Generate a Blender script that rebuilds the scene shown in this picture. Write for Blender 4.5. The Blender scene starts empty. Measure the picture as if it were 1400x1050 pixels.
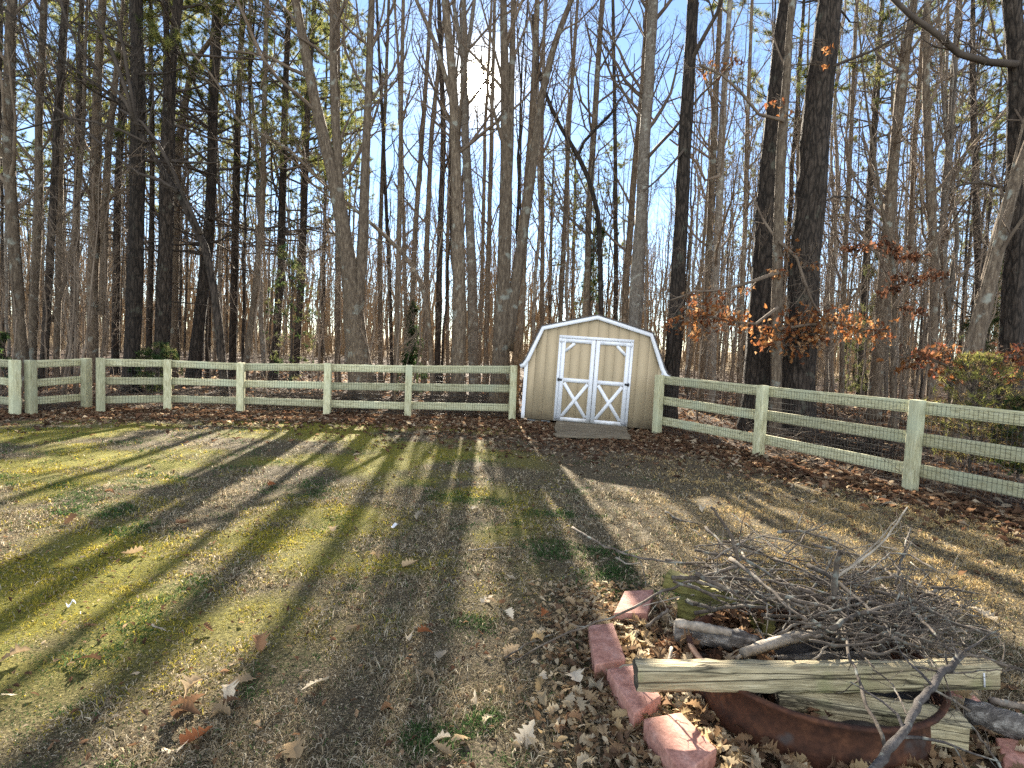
import bpy, bmesh, math, random
import numpy as np
from mathutils import Vector, Matrix, Quaternion

# ------------------------------------------------------------------ scene, camera
S = bpy.context.scene
COL = S.collection
rng = np.random.default_rng(11)
random.seed(11)
W_, H_, F = 1400.0, 1050.0, 850.0
CH = 1.73
ROLL = math.radians(2.4)
PITCH = math.atan(57 * math.cos(ROLL) / F)
ROT = Matrix.Rotation(math.pi / 2 - PITCH, 3, 'X') @ Matrix.Rotation(ROLL, 3, 'Z')
RN = np.array(ROT)

cam = bpy.data.cameras.new('camera')
cam.sensor_width = 36
cam.lens = F / W_ * 36
cam.clip_start = 0.05
cam.clip_end = 3000
camo = bpy.data.objects.new('camera', cam)
COL.objects.link(camo)
camo.location = (0, 0, CH)
camo.rotation_euler = ROT.to_euler()
S.camera = camo
S.render.resolution_x, S.render.resolution_y = 1024, 768


def ray(px, py):
    return RN @ np.array([(px - W_ / 2) / F, -(py - H_ / 2) / F, -1.0])


def G(px, py, z=0.0):
    d = ray(px, py)
    return np.array([0, 0, CH]) + d * ((z - CH) / d[2])


def At(px, py, Y):
    d = ray(px, py)
    return np.array([0, 0, CH]) + d * (Y / d[1])


def nrm(a):
    return a / np.maximum(np.linalg.norm(a, axis=-1, keepdims=True), 1e-9)


SUN = nrm(ray(655, 112))
SUN_EL = math.asin(SUN[2])
SUN_AZ = math.atan2(SUN[0], SUN[1])


def vn(x, y, sc, seed):
    """smooth value noise in 0..1"""
    x = np.asarray(x, float) / sc + 1000.3
    y = np.asarray(y, float) / sc + 2000.7
    xi, yi = np.floor(x).astype(np.int64), np.floor(y).astype(np.int64)
    fx, fy = x - xi, y - yi
    fx, fy = fx * fx * (3 - 2 * fx), fy * fy * (3 - 2 * fy)

    def h(a, b):
        n = (a * 374761393 + b * 668265263 + seed * 974711) & 0x7fffffff
        n = ((n ^ (n >> 13)) * 1274126177) & 0x7fffffff
        return ((n ^ (n >> 16)) & 0xffff) / 65535.0
    return (h(xi, yi) * (1 - fx) + h(xi + 1, yi) * fx) * (1 - fy) + (h(xi, yi + 1) * (1 - fx) + h(xi + 1, yi + 1) * fx) * fy


def sstep(a, b, x):
    t = np.clip((np.asarray(x, float) - a) / (b - a), 0, 1)
    return t * t * (3 - 2 * t)


def gz(x, y):
    return 0.07 * (vn(x, y, 2.6, 3) - .5) + 0.03 * (vn(x, y, .7, 4) - .5) + .012 * (vn(x, y, .3, 5) - .5)


# fence line in plan, from the left to the right
FX = np.array([-30, -9.16, -8.75, -8.1, -7.2, -5.77, -3.94, -2.24, .03, 3.13, 4.21, 5.29, 6.37, 7.45, 9.6])
FY = np.array([21, 11.5, 12.8, 12.5, 13.0, 13.2, 13.3, 13.5, 13.8, 12.3, 10.4, 8.1, 5.85, 3.6, -.9])


def fence_dist(x, y):
    """signed distance, positive on the lawn side"""
    fy = np.interp(x, FX, FY)
    sl = (np.interp(np.asarray(x) + .2, FX, FY) - np.interp(np.asarray(x) - .2, FX, FY)) / .4
    return (fy - y) / np.sqrt(1 + sl * sl)


PIT = np.array([1.55, 3.05])


def zones(x, y):
    d = fence_dist(x, y)
    lawn = sstep(-.1, .35, d)
    n1 = .6 * vn(x, y, 1.3, 21) + .3 * vn(x, y, .45, 22) + .1 * vn(x, y, .15, 23)
    region = sstep(3.4, 5.6, y + .9 * np.clip(-x - .3, 0, 3)) * (1 - sstep(-.3, .8, x + .7 * (vn(x, y, 1.1, 24) - .5))) * sstep(.3, 1.6, d)
    moss = sstep(.38, .62, n1) * region * lawn
    bare = np.exp(-((x - 1.7) / 2.6) ** 2 - ((y - 11.3) / 1.9) ** 2) * 1.1 + (1 - sstep(.15, 1.3, d))
    bare = np.clip(bare * (.55 + .9 * vn(x, y, .8, 31)), 0, 1)
    pd = np.hypot(x - PIT[0], y - PIT[1])
    pit = .85 - .85 * sstep(.6, 1.3, pd + .35 * (vn(x, y, .5, 41) - .5))
    bare = np.maximum(bare, pit * .95)
    green = sstep(.57, .70, .7 * vn(x, y, .5, 51) + .3 * vn(x, y, .16, 52)) * lawn * (1 - sstep(1.5, 3, x)) * (1 - bare)
    gold = sstep(1.2, 2.6, x) * sstep(3.5, 4.6, y) * lawn
    return dict(d=d, lawn=lawn, moss=moss, bare=bare, green=green, gold=gold, pit=pit)


# ------------------------------------------------------------------ mesh helpers
WM = {}


class MB:
    def __init__(s):
        s.v, s.q, s.t, s.qc, s.tc, s.n = [], [], [], [], [], 0

    def add(s, v, q=None, t=None, c=(1, 1, 1)):
        v = np.asarray(v, float).reshape(-1, 3)
        c = np.asarray(c, float)
        if q is not None and len(q):
            q = np.asarray(q, np.int64).reshape(-1, 4)
            s.q.append(q + s.n)
            s.qc.append(np.broadcast_to(c, (len(q), 3)))
        if t is not None and len(t):
            t = np.asarray(t, np.int64).reshape(-1, 3)
            s.t.append(t + s.n)
            s.tc.append(np.broadcast_to(c, (len(t), 3)))
        s.v.append(v)
        s.n += len(v)
        return s

    def box(s, c, d, M=None):
        """box with centre c and size d"""
        x, y, z = np.array(d) / 2
        v = np.array([[-x, -y, -z], [x, -y, -z], [x, y, -z], [-x, y, -z], [-x, -y, z], [x, -y, z], [x, y, z], [-x, y, z]]) + np.array(c)
        if M is not None:
            v = v @ np.array(M.to_3x3()).T + np.array(M.translation)
        return s.add(v, [[3, 2, 1, 0], [4, 5, 6, 7], [0, 1, 5, 4], [1, 2, 6, 5], [2, 3, 7, 6], [3, 0, 4, 7]])

    def build(s, name, mat, parent=None, mw=None, smooth=False, bevel=0):
        me = bpy.data.meshes.new(name)
        v = np.concatenate(s.v) if s.v else np.zeros((0, 3))
        mw = mw or Matrix.Identity(4)
        if parent is not None and mw == Matrix.Identity(4):
            base = WM.get(parent.name, Matrix.Identity(4)).translation      # geometry given in world space
            mw = Matrix.Translation(base)
            v = v - np.array(base)
        q = np.concatenate(s.q) if s.q else np.zeros((0, 4), np.int64)
        t = np.concatenate(s.t) if s.t else np.zeros((0, 3), np.int64)
        me.vertices.add(len(v))
        me.vertices.foreach_set('co', v.astype(np.float32).ravel())
        me.loops.add(q.size + t.size)
        me.loops.foreach_set('vertex_index', np.concatenate([q.ravel(), t.ravel()]).astype(np.int32))
        me.polygons.add(len(q) + len(t))
        st = np.concatenate([np.arange(len(q)) * 4, q.size + np.arange(len(t)) * 3]).astype(np.int32)
        me.polygons.foreach_set('loop_start', st)
        cc = [*s.qc, *s.tc]
        if cc:
            c = np.concatenate(cc)
            a = me.attributes.new('tint', 'FLOAT_COLOR', 'FACE')
            a.data.foreach_set('color', np.concatenate([c, np.ones((len(c), 1))], 1).astype(np.float32).ravel())
        me.update(calc_edges=True)
        me.validate()
        if bevel:
            bm = bmesh.new()
            bm.from_mesh(me)
            bmesh.ops.remove_doubles(bm, verts=bm.verts, dist=1e-5)
            bmesh.ops.bevel(bm, geom=list(bm.edges), offset=bevel, segments=2, affect='EDGES', profile=.6, clamp_overlap=True)
            bm.to_mesh(me)
            bm.free()
        if smooth:
            me.polygons.foreach_set('use_smooth', np.ones(len(me.polygons), bool))
        me.materials.append(mat)
        o = bpy.data.objects.new(name, me)
        COL.objects.link(o)
        WM[o.name] = mw
        if parent is not None:
            o.parent = parent
            o.matrix_local = WM.get(parent.name, Matrix.Identity(4)).inverted() @ mw
        else:
            o.matrix_world = mw
        return o


def thing(name, label, cat, loc=(0, 0, 0), group=None):
    o = bpy.data.objects.new(name, None)
    o.empty_display_size = .1
    COL.objects.link(o)
    o.location = loc
    WM[o.name] = Matrix.Translation(Vector(loc))
    return tag(o, label, cat, group)


def tag(o, label, cat, group=None, kind=None):
    if label:
        o['label'] = label
    if cat:
        o['category'] = cat
    if group:
        o['group'] = group
    if kind:
        o['kind'] = kind
    return o


def copy_tree(root, loc, rz, sc, label=None, group=None, sz=None):
    r = root.copy()
    COL.objects.link(r)
    r.location = loc
    r.rotation_euler = (0, 0, rz)
    r.scale = (sc, sc, sz or sc)
    if label:
        r['label'] = label
    if group:
        r['group'] = group
    for ch in list(root.children):
        c = ch.copy()
        COL.objects.link(c)
        c.parent = r
        for g in list(ch.children):
            d = g.copy()
            COL.objects.link(d)
            d.parent = c
    return r


def tubes(P, R, k):
    """many tubes at once: P (m,n,3), R (m,n)"""
    P, R = np.asarray(P, float), np.asarray(R, float)
    m, n, _ = P.shape
    T = nrm(np.gradient(P, axis=1))
    D = nrm(P[:, -1] - P[:, 0])
    ref = np.where(np.abs(D[:, 2:3]) < .8, np.array([[0, 0, 1.]]), np.array([[1., .13, 0]]))[:, None, :]
    A = nrm(np.cross(T, ref))
    B = np.cross(T, A)
    th = np.arange(k) * 2 * math.pi / k
    v = P[:, :, None, :] + R[:, :, None, None] * (np.cos(th)[None, None, :, None] * A[:, :, None, :] + np.sin(th)[None, None, :, None] * B[:, :, None, :])
    i = np.arange(m)[:, None, None] * n * k
    j = np.arange(n - 1)[None, :, None] * k
    a = np.arange(k)[None, None, :]
    b = (a + 1) % k
    q = np.stack([i + j + a, i + j + b, i + j + k + b, i + j + k + a], -1).reshape(-1, 4)
    return v.reshape(-1, 3), q


def tube1(mb, pts, rad, k=8, cap=True, rough=0.0, c=(1, 1, 1), seed=0):
    pts = np.asarray(pts, float)
    rad = np.broadcast_to(np.asarray(rad, float), (len(pts),))
    v, q = tubes(pts[None], rad[None], k)
    if rough:
        g = np.random.default_rng(seed + 5)
        n = len(pts)
        off = 1 + rough * (g.random((n, k)) - .5) + rough * (g.random((1, k)) - .5)
        v = v.reshape(n, k, 3)
        v = pts[:, None] + (v - pts[:, None]) * off[..., None]
        v = v.reshape(-1, 3)
    t = []
    if cap:
        n0 = len(v)
        v = np.vstack([v, pts[0], pts[-1]])
        L = (len(pts) - 1) * k
        t = [[n0, (j + 1) % k, j] for j in range(k)] + [[n0 + 1, L + j, L + (j + 1) % k] for j in range(k)]
    mb.add(v, q, t, c)


def resample(P, R, n):
    P, R = np.asarray(P, float), np.asarray(R, float)
    s = np.r_[0, np.cumsum(np.linalg.norm(np.diff(P, axis=0), axis=1))]
    u = np.linspace(0, s[-1], n)
    # smooth by cubic-ish: interpolate twice finely, then average
    uu = np.linspace(0, s[-1], n * 6)
    Q = np.stack([np.interp(uu, s, P[:, a]) for a in range(3)], 1)
    w = max(3, (n * 6) // (len(P) * 2) | 1)
    if len(P) > 2:
        pad = np.vstack([2 * Q[0] - Q[w:0:-1], Q, 2 * Q[-1] - Q[-2:-w - 2:-1]])
        ker = np.ones(w) / w
        Q = np.stack([np.convolve(pad[:, a], ker, 'same') for a in range(3)], 1)[w:-w]
    return np.stack([np.interp(u, uu, Q[:, a]) for a in range(3)], 1), np.interp(u, s, R)


def spawn(P, R, per, ratio, ang, n, up=0.1, jit=.18, lo=.2, hi=1., rr=.55, rmin=.003, g=None, lmul=None):
    """side shoots of every tube: P (m,k,3), R (m,k)"""
    g = g or rng
    m, k, _ = P.shape
    idx = np.repeat(np.arange(m), per)
    M = len(idx)
    u = lo + (hi - lo) * g.random(M)
    f = u * (k - 1)
    i = np.minimum(f.astype(int), k - 2)
    w = (f - i)[:, None]
    p = P[idx, i] * (1 - w) + P[idx, i + 1] * w
    r = R[idx, i] * (1 - w[:, 0]) + R[idx, i + 1] * w[:, 0]
    T = nrm(P[idx, i + 1] - P[idx, i])
    X = nrm(np.cross(T, g.normal(size=(M, 3))))
    a = np.radians(ang[0] + (ang[1] - ang[0]) * g.random(M))[:, None]
    d = nrm(np.cos(a) * T + np.sin(a) * X)
    L0 = np.linalg.norm(np.diff(P, axis=1), axis=2).sum(1)[idx]
    L = L0 * ratio * (1.05 - .6 * u) * (.5 + .9 * g.random(M))
    if lmul is not None:
        L = np.clip(L, lmul[0], lmul[1])
    step = (L / (n - 1))[:, None]
    out = [p]
    for j in range(n - 1):
        out.append(out[-1] + step * d)
        d = nrm(d + np.array([0, 0, up]) + g.normal(size=(M, 3)) * jit)
    Q = np.stack(out, 1)
    r0 = np.maximum(r * rr, rmin)
    RR = np.maximum(r0[:, None] * np.linspace(1, .3, n)[None], rmin * .75)
    return Q, RR


# ------------------------------------------------------------------ materials
def nodes(name):
    m = bpy.data.materials.new(name)
    m.use_nodes = True
    nt = m.node_tree
    nt.nodes.clear()
    out = nt.nodes.new('ShaderNodeOutputMaterial')
    return m, nt, out


def N(nt, t, **kw):
    n = nt.nodes.new(t)
    for k, v in kw.items():
        if isinstance(v, bpy.types.NodeSocket):
            nt.links.new(v, n.inputs[k.replace('_', ' ')] if not k.startswith('i') or not k[1:].isdigit() else n.inputs[int(k[1:])])
        elif k.startswith('i') and k[1:].isdigit():
            n.inputs[int(k[1:])].default_value = v
        elif k in n.bl_rna.properties:
            setattr(n, k, v)
        else:
            n.inputs[k.replace('_', ' ')].default_value = v
    return n


def ramp(nt, fac, stops):
    r = nt.nodes.new('ShaderNodeValToRGB')
    e = r.color_ramp.elements
    while len(e) < len(stops):
        e.new(.5)
    for x, (p, c) in zip(e, stops):
        x.position = p
        x.color = (*c, 1)
    nt.links.new(fac, r.inputs[0])
    return r.outputs[0]


def mixc(nt, fac, a, b, mode='MIX'):
    m = nt.nodes.new('ShaderNodeMix')
    m.data_type = 'RGBA'
    m.blend_type = mode
    for sock, v in ((m.inputs[0], fac), (m.inputs[6], a), (m.inputs[7], b)):
        if isinstance(v, bpy.types.NodeSocket):
            nt.links.new(v, sock)
        else:
            sock.default_value = v if isinstance(v, (int, float)) else (*v, 1)
    return m.outputs[2]


def surf(name, stops, scale=6, stretch=(1, 1, 1), rough=.85, bump=.25, dist=.01, detail=6, patch=None, spec=.3, vary=.25, fine=None, crack=None):
    """procedural noise surface in object space with per-object offset and brightness"""
    m, nt, out = nodes(name)
    tc = N(nt, 'ShaderNodeTexCoord')
    oi = N(nt, 'ShaderNodeObjectInfo')
    ofs = N(nt, 'ShaderNodeVectorMath', operation='SCALE', i0=(37., 19., 53.))
    nt.links.new(oi.outputs['Random'], ofs.inputs['Scale'])
    mp = N(nt, 'ShaderNodeMapping', Scale=stretch)
    nt.links.new(tc.outputs['Object'], mp.inputs['Vector'])
    nt.links.new(ofs.outputs[0], mp.inputs['Location'])
    n1 = N(nt, 'ShaderNodeTexNoise', Scale=scale, Detail=detail, Roughness=.62, Vector=mp.outputs[0])
    col = ramp(nt, n1.outputs[0], stops)
    h = n1.outputs[0]
    if fine:
        n3 = N(nt, 'ShaderNodeTexNoise', Scale=fine, Detail=3., Vector=mp.outputs[0])
        col = mixc(nt, .55, col, ramp(nt, n3.outputs[0], [(.3, (.45, .45, .45)), (.7, (1.25, 1.25, 1.25))]), 'MULTIPLY')
        h = N(nt, 'ShaderNodeMath', operation='ADD', i0=h, i1=n3.outputs[0]).outputs[0]
    if patch:
        n2 = N(nt, 'ShaderNodeTexNoise', Scale=patch[0], Detail=3., Vector=tc.outputs['Object'])
        nt.links.new(N(nt, 'ShaderNodeVectorMath', operation='ADD', i0=tc.outputs['Object'], i1=ofs.outputs[0]).outputs[0], n2.inputs['Vector'])
        f = ramp(nt, n2.outputs[0], [(patch[1], (0, 0, 0)), (patch[2], (1, 1, 1))])
        col = mixc(nt, f, col, patch[3])
    if crack:
        mp2 = N(nt, 'ShaderNodeMapping', Scale=crack[1])
        nt.links.new(tc.outputs['Object'], mp2.inputs['Vector'])
        nt.links.new(ofs.outputs[0], mp2.inputs['Location'])
        nz = N(nt, 'ShaderNodeTexNoise', Scale=crack[0] * .6, Detail=4., Vector=mp2.outputs[0])
        vm = N(nt, 'ShaderNodeVectorMath', operation='ADD', i0=mp2.outputs[0])
        sc = N(nt, 'ShaderNodeVectorMath', operation='SCALE', i0=nz.outputs['Color'])
        sc.inputs['Scale'].default_value = crack[2]
        nt.links.new(sc.outputs[0], vm.inputs[1])
        vo = N(nt, 'ShaderNodeTexVoronoi', feature='DISTANCE_TO_EDGE', Scale=crack[0], Vector=vm.outputs[0])
        cr = ramp(nt, vo.outputs['Distance'], [(.0, (crack[3],) * 3), (crack[4], (1, 1, 1))])
        col = mixc(nt, 1., col, cr, 'MULTIPLY')
        h = N(nt, 'ShaderNodeMath', operation='MULTIPLY', i0=h, i1=cr).outputs[0]
    if vary:
        v = N(nt, 'ShaderNodeMath', operation='MULTIPLY_ADD', i0=oi.outputs['Random'], i1=2 * vary, i2=1 - vary)
        vv = N(nt, 'ShaderNodeCombineColor', i0=v.outputs[0], i1=v.outputs[0], i2=v.outputs[0])
        col = mixc(nt, 1., col, vv.outputs[0], 'MULTIPLY')
    b = N(nt, 'ShaderNodeBsdfPrincipled', Base_Color=col, Roughness=rough)
    b.inputs['Specular IOR Level'].default_value = spec
    if bump:
        bp = N(nt, 'ShaderNodeBump', Strength=bump, Distance=dist, Height=h)
        nt.links.new(bp.outputs[0], b.inputs['Normal'])
    nt.links.new(b.outputs[0], out.inputs[0])
    return m


def tinted(name, trans=.35, rough=.9, var=.0):
    """leaves, needles, blades: colour from the face attribute, part translucent"""
    m, nt, out = nodes(name)
    at = N(nt, 'ShaderNodeAttribute', attribute_name='tint')
    col = at.outputs['Color']
    if var:
        oi = N(nt, 'ShaderNodeObjectInfo')
        v = N(nt, 'ShaderNodeMath', operation='MULTIPLY_ADD', i0=oi.outputs['Random'], i1=2 * var, i2=1 - var)
        col = mixc(nt, 1., col, N(nt, 'ShaderNodeCombineColor', i0=v.outputs[0], i1=v.outputs[0], i2=v.outputs[0]).outputs[0], 'MULTIPLY')
    d = N(nt, 'ShaderNodeBsdfDiffuse', Color=col)
    t = N(nt, 'ShaderNodeBsdfTranslucent', Color=col)
    mx = N(nt, 'ShaderNodeMixShader', i0=trans)
    nt.links.new(d.outputs[0], mx.inputs[1])
    nt.links.new(t.outputs[0], mx.inputs[2])
    nt.links.new(mx.outputs[0], out.inputs[0])
    return m


BARK = (6.5, 6.5, 1.1)
M = {}
M['bark_dark'] = surf('bark_dark', [(.3, (.02, .014, .010)), (.5, (.044, .033, .025)), (.72, (.10, .078, .061))], 5, BARK, .95, .9, .03, 7, patch=(3, .62, .74, (.10, .10, .075)), crack=(4.5, (2.2, 2.2, .55), .35, .25, .16))
M['bark_grey'] = surf('bark_grey', [(.3, (.058, .041, .028)), (.5, (.13, .097, .067)), (.72, (.26, .205, .145))], 4, (6, 6, 1.6), .95, .7, .02, 7, patch=(4, .6, .7, (.24, .24, .20)), fine=22)
M['bark_pale'] = surf('bark_pale', [(.3, (.10, .083, .064)), (.5, (.19, .16, .128)), (.72, (.30, .265, .22))], 4, (5, 5, 2.2), .95, .5, .015, 7, patch=(5, .58, .66, (.33, .32, .27)), fine=22)
M['twig'] = surf('twig', [(.3, (.085, .06, .042)), (.7, (.215, .165, .12))], 3, (1, 1, 1), .9, 0)
M['twig_dark'] = surf('twig_dark', [(.3, (.035, .026, .02)), (.7, (.10, .078, .06))], 3, (1, 1, 1), .9, 0)
M['far_twig_lit'] = surf('far_twig_lit', [(.3, (.15, .095, .05)), (.7, (.36, .25, .14))], 3, (1, 1, 1), .9, 0)  # lighter, warmer copy of twig: golden light between far trunks put into colour
M['fence_wood'] = surf('fence_wood', [(.28, (.25, .225, .12)), (.48, (.49, .465, .28)), (.75, (.66, .64, .44))], 7, (.9, 6, 6), .85, .35, .004, 7, patch=(1.6, .5, .75, (.44, .46, .31)), vary=.24, fine=18)
M['wire'] = surf('wire', [(.3, (.03, .032, .03)), (.7, (.07, .07, .062))], 20, rough=.6, bump=0, vary=0)
M['siding'] = surf('siding', [(.2, (.43, .335, .205)), (.8, (.50, .395, .25))], 2.5, (1.5, 1.5, .8), .75, .1, .003, 5, vary=0, patch=(1.1, .55, .8, (.42, .335, .21)))
M['white_paint'] = surf('white_paint', [(.25, (.76, .77, .80)), (.7, (.85, .86, .88))], 5, (2, 2, 2), .6, .08, .002, 5, vary=0)
M['shingle'] = surf('shingle', [(.3, (.07, .06, .055)), (.7, (.17, .15, .13))], 9, (1, 1, 1), .95, .6, .01, 6, vary=0)
M['black_metal'] = surf('black_metal', [(.3, (.02, .02, .022)), (.7, (.06, .06, .06))], 20, rough=.5, bump=.1, vary=0)
M['grey_metal'] = surf('grey_metal', [(.3, (.16, .165, .175)), (.7, (.3, .3, .31))], 20, rough=.45, bump=.1, vary=0)
M['old_plank'] = surf('old_plank', [(.28, (.06, .048, .03)), (.5, (.145, .118, .08)), (.75, (.26, .22, .155))], 5, (.6, 7, 7), .9, .6, .006, 8, vary=.15, fine=20)
M['timber'] = surf('timber', [(.28, (.16, .125, .075)), (.48, (.38, .32, .19)), (.72, (.60, .52, .34))], 6, (.55, 7, 7), .9, .8, .008, 9, patch=(5, .55, .72, (.27, .26, .13)), vary=.1, fine=16, crack=(3.0, (.2, 4, 4), .6, .16, .05))
M['timber_end'] = surf('timber_end', [(.3, (.03, .026, .02)), (.55, (.085, .07, .05)), (.75, (.2, .17, .12))], 14, (1, 1, 1), .95, .8, .006, 7, vary=0)
M['mossy_timber'] = surf('mossy_timber', [(.28, (.06, .052, .016)), (.5, (.15, .138, .04)), (.75, (.27, .25, .09))], 7, (.7, 5, 5), .9, .6, .006, 8, vary=.1, fine=20)
M['rust'] = surf('rust', [(.28, (.02, .010, .007)), (.5, (.065, .026, .014)), (.72, (.15, .062, .03))], 9, (1, 1, 1), .85, .5, .004, 9, vary=0, fine=40, patch=(7, .58, .7, (.06, .045, .04)))
M['brick'] = surf('brick', [(.3, (.28, .125, .092)), (.5, (.41, .205, .155)), (.72, (.52, .30, .24))], 14, (1, 1, 1), .9, .5, .003, 9, vary=.1, fine=70)
M['log_bark'] = surf('log_bark', [(.3, (.05, .045, .04)), (.5, (.13, .115, .1)), (.68, (.42, .39, .34))], 6, (1.6, 5, 5), .95, .9, .012, 8, vary=.15, fine=30)
M['stick'] = surf('stick', [(.3, (.044, .034, .026)), (.5, (.11, .087, .066)), (.72, (.24, .2, .155))], 9, (1, 1, 1), .9, .5, .004, 7, vary=.4, patch=(14, .56, .68, (.21, .215, .18)), fine=60)
M['stick_dark'] = surf('stick_dark', [(.3, (.028, .023, .02)), (.5, (.075, .064, .057)), (.72, (.17, .15, .135))], 9, (1, 1, 1), .92, .9, .006, 8, vary=.1, patch=(16, .6, .68, (.2, .2, .17)), fine=70)
M['stick_pale'] = surf('stick_pale', [(.3, (.17, .14, .105)), (.5, (.31, .265, .205)), (.72, (.48, .42, .34))], 9, (1, 1, 1), .9, .5, .004, 7, vary=.2, fine=60)
M['ash'] = surf('ash', [(.3, (.02, .018, .016)), (.7, (.08, .07, .06))], 9, rough=1, bump=.8, dist=.02, vary=0)
M['concrete'] = surf('concrete', [(.3, (.2, .19, .175)), (.7, (.34, .33, .31))], 12, rough=.9, bump=.4, dist=.005)
M['paper'] = surf('paper', [(.3, (.7, .72, .76)), (.7, (.82, .83, .86))], 8, rough=.7, bump=.2)
M['leaf'] = tinted('leaf', .45)
M['dry_leaf'] = tinted('dry_leaf', .3, var=.25)
M['grass'] = tinted('grass', .5)
M['needle'] = tinted('needle', .5, var=.15)


def splash(m, h, c):
    """mud splashed up the foot of a wall: a ragged stain of its own"""
    nt = m.node_tree
    b = next(n for n in nt.nodes if n.type == 'BSDF_PRINCIPLED')
    old = b.inputs['Base Color'].links[0].from_socket
    tc = N(nt, 'ShaderNodeTexCoord')
    sp = N(nt, 'ShaderNodeSeparateXYZ', Vector=tc.outputs['Object'])
    n = N(nt, 'ShaderNodeTexNoise', Scale=9., Detail=6., Roughness=.75, Vector=tc.outputs['Object'])
    a = N(nt, 'ShaderNodeMath', operation='MULTIPLY_ADD', i0=n.outputs[0], i1=-h * 2.2, i2=h * 1.1)
    z = N(nt, 'ShaderNodeMath', operation='ADD', i0=sp.outputs[2], i1=a.outputs[0])
    f = ramp(nt, N(nt, 'ShaderNodeMath', operation='DIVIDE', i0=z.outputs[0], i1=h).outputs[0], [(.1, (.75, .75, .75)), (1, (0, 0, 0))])
    nt.links.new(mixc(nt, f, old, c), b.inputs['Base Color'])


splash(M['siding'], .22, (.22, .17, .11))
splash(M['white_paint'], .12, (.42, .38, .31))


def ground_mat():
    m, nt, out = nodes('soil_and_thatch')
    tc = N(nt, 'ShaderNodeTexCoord')
    P = tc.outputs['Object']
    za = N(nt, 'ShaderNodeAttribute', attribute_name='zone')
    sep = N(nt, 'ShaderNodeSeparateColor', Color=za.outputs['Color'])
    zb = N(nt, 'ShaderNodeAttribute', attribute_name='zone_far')
    sb = N(nt, 'ShaderNodeSeparateColor', Color=zb.outputs['Color'])
    nf = N(nt, 'ShaderNodeTexNoise', Scale=55., Detail=6., Roughness=.75, Vector=P)
    nm = N(nt, 'ShaderNodeTexNoise', Scale=7., Detail=6., Roughness=.7, Vector=P)
    straw = ramp(nt, nf.outputs[0], [(.34, (.024, .019, .012)), (.52, (.10, .08, .05)), (.68, (.30, .25, .16))])
    soil = ramp(nt, nf.outputs[0], [(.3, (.035, .024, .016)), (.52, (.095, .066, .045)), (.7, (.22, .165, .12))])
    mossc = ramp(nt, nf.outputs[0], [(.3, (.05, .05, .012)), (.5, (.16, .15, .026)), (.7, (.34, .31, .06))])
    litter = ramp(nt, N(nt, 'ShaderNodeTexVoronoi', Scale=16., Vector=P).outputs['Color'], [(.2, (.022, .014, .010)), (.5, (.065, .040, .026)), (.75, (.13, .085, .055)), (.95, (.28, .2, .14))])
    field = ramp(nt, nm.outputs[0], [(.3, (.20, .14, .07)), (.7, (.36, .27, .15))])

    def soft(f, amt=.9):
        a = N(nt, 'ShaderNodeMath', operation='MULTIPLY_ADD', i0=nm.outputs[0], i1=amt, i2=-amt * .5)
        b = N(nt, 'ShaderNodeMath', operation='ADD', i0=f, i1=a.outputs[0], use_clamp=True)
        return b.outputs[0]
    c = mixc(nt, soft(sep.outputs[0], .5), straw, mossc)
    c = mixc(nt, soft(sep.outputs[1], .6), c, soil)
    c = mixc(nt, soft(sep.outputs[2], .3), c, litter)
    c = mixc(nt, sb.outputs[0], c, field)
    b = N(nt, 'ShaderNodeBsdfPrincipled', Base_Color=c, Roughness=.95)
    b.inputs['Specular IOR Level'].default_value = .1
    ad = N(nt, 'ShaderNodeMath', operation='ADD', i0=nf.outputs[0], i1=nm.outputs[0])
    bp = N(nt, 'ShaderNodeBump', Strength=.9, Distance=.025, Height=ad.outputs[0])
    nt.links.new(bp.outputs[0], b.inputs['Normal'])
    nt.links.new(b.outputs[0], out.inputs[0])
    return m


# ------------------------------------------------------------------ world and sun
wd = bpy.data.worlds.new('World')
S.world = wd
wd.use_nodes = True
nt = wd.node_tree
nt.nodes.clear()
wo = nt.nodes.new('ShaderNodeOutputWorld')
sky = nt.nodes.new('ShaderNodeTexSky')
sky.sky_type = 'NISHITA'
sky.sun_disc = False
sky.sun_elevation = SUN_EL
sky.sun_rotation = SUN_AZ
sky.air_density = .66
sky.dust_density = 0.0
sky.ozone_density = .7
bg = nt.nodes.new('ShaderNodeBackground')
bg.inputs[1].default_value = .05
nt.links.new(sky.outputs[0], bg.inputs[0])
# the sun itself and its aureole in the sky, by direction
tc = nt.nodes.new('ShaderNodeTexCoord')
dt = nt.nodes.new('ShaderNodeVectorMath')
dt.operation = 'DOT_PRODUCT'
nv = nt.nodes.new('ShaderNodeVectorMath')
nv.operation = 'NORMALIZE'
nt.links.new(tc.outputs['Generated'], nv.inputs[0])
nt.links.new(nv.outputs[0], dt.inputs[0])
dt.inputs[1].default_value = tuple(SUN)


def wpow(e, k):
    a = nt.nodes.new('ShaderNodeMath')
    a.operation = 'MAXIMUM'
    nt.links.new(dt.outputs['Value'], a.inputs[0])
    a.inputs[1].default_value = 0
    p = nt.nodes.new('ShaderNodeMath')
    p.operation = 'POWER'
    nt.links.new(a.outputs[0], p.inputs[0])
    p.inputs[1].default_value = e
    q = nt.nodes.new('ShaderNodeMath')
    q.operation = 'MULTIPLY'
    nt.links.new(p.outputs[0], q.inputs[0])
    q.inputs[1].default_value = k
    return q.outputs[0]


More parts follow.
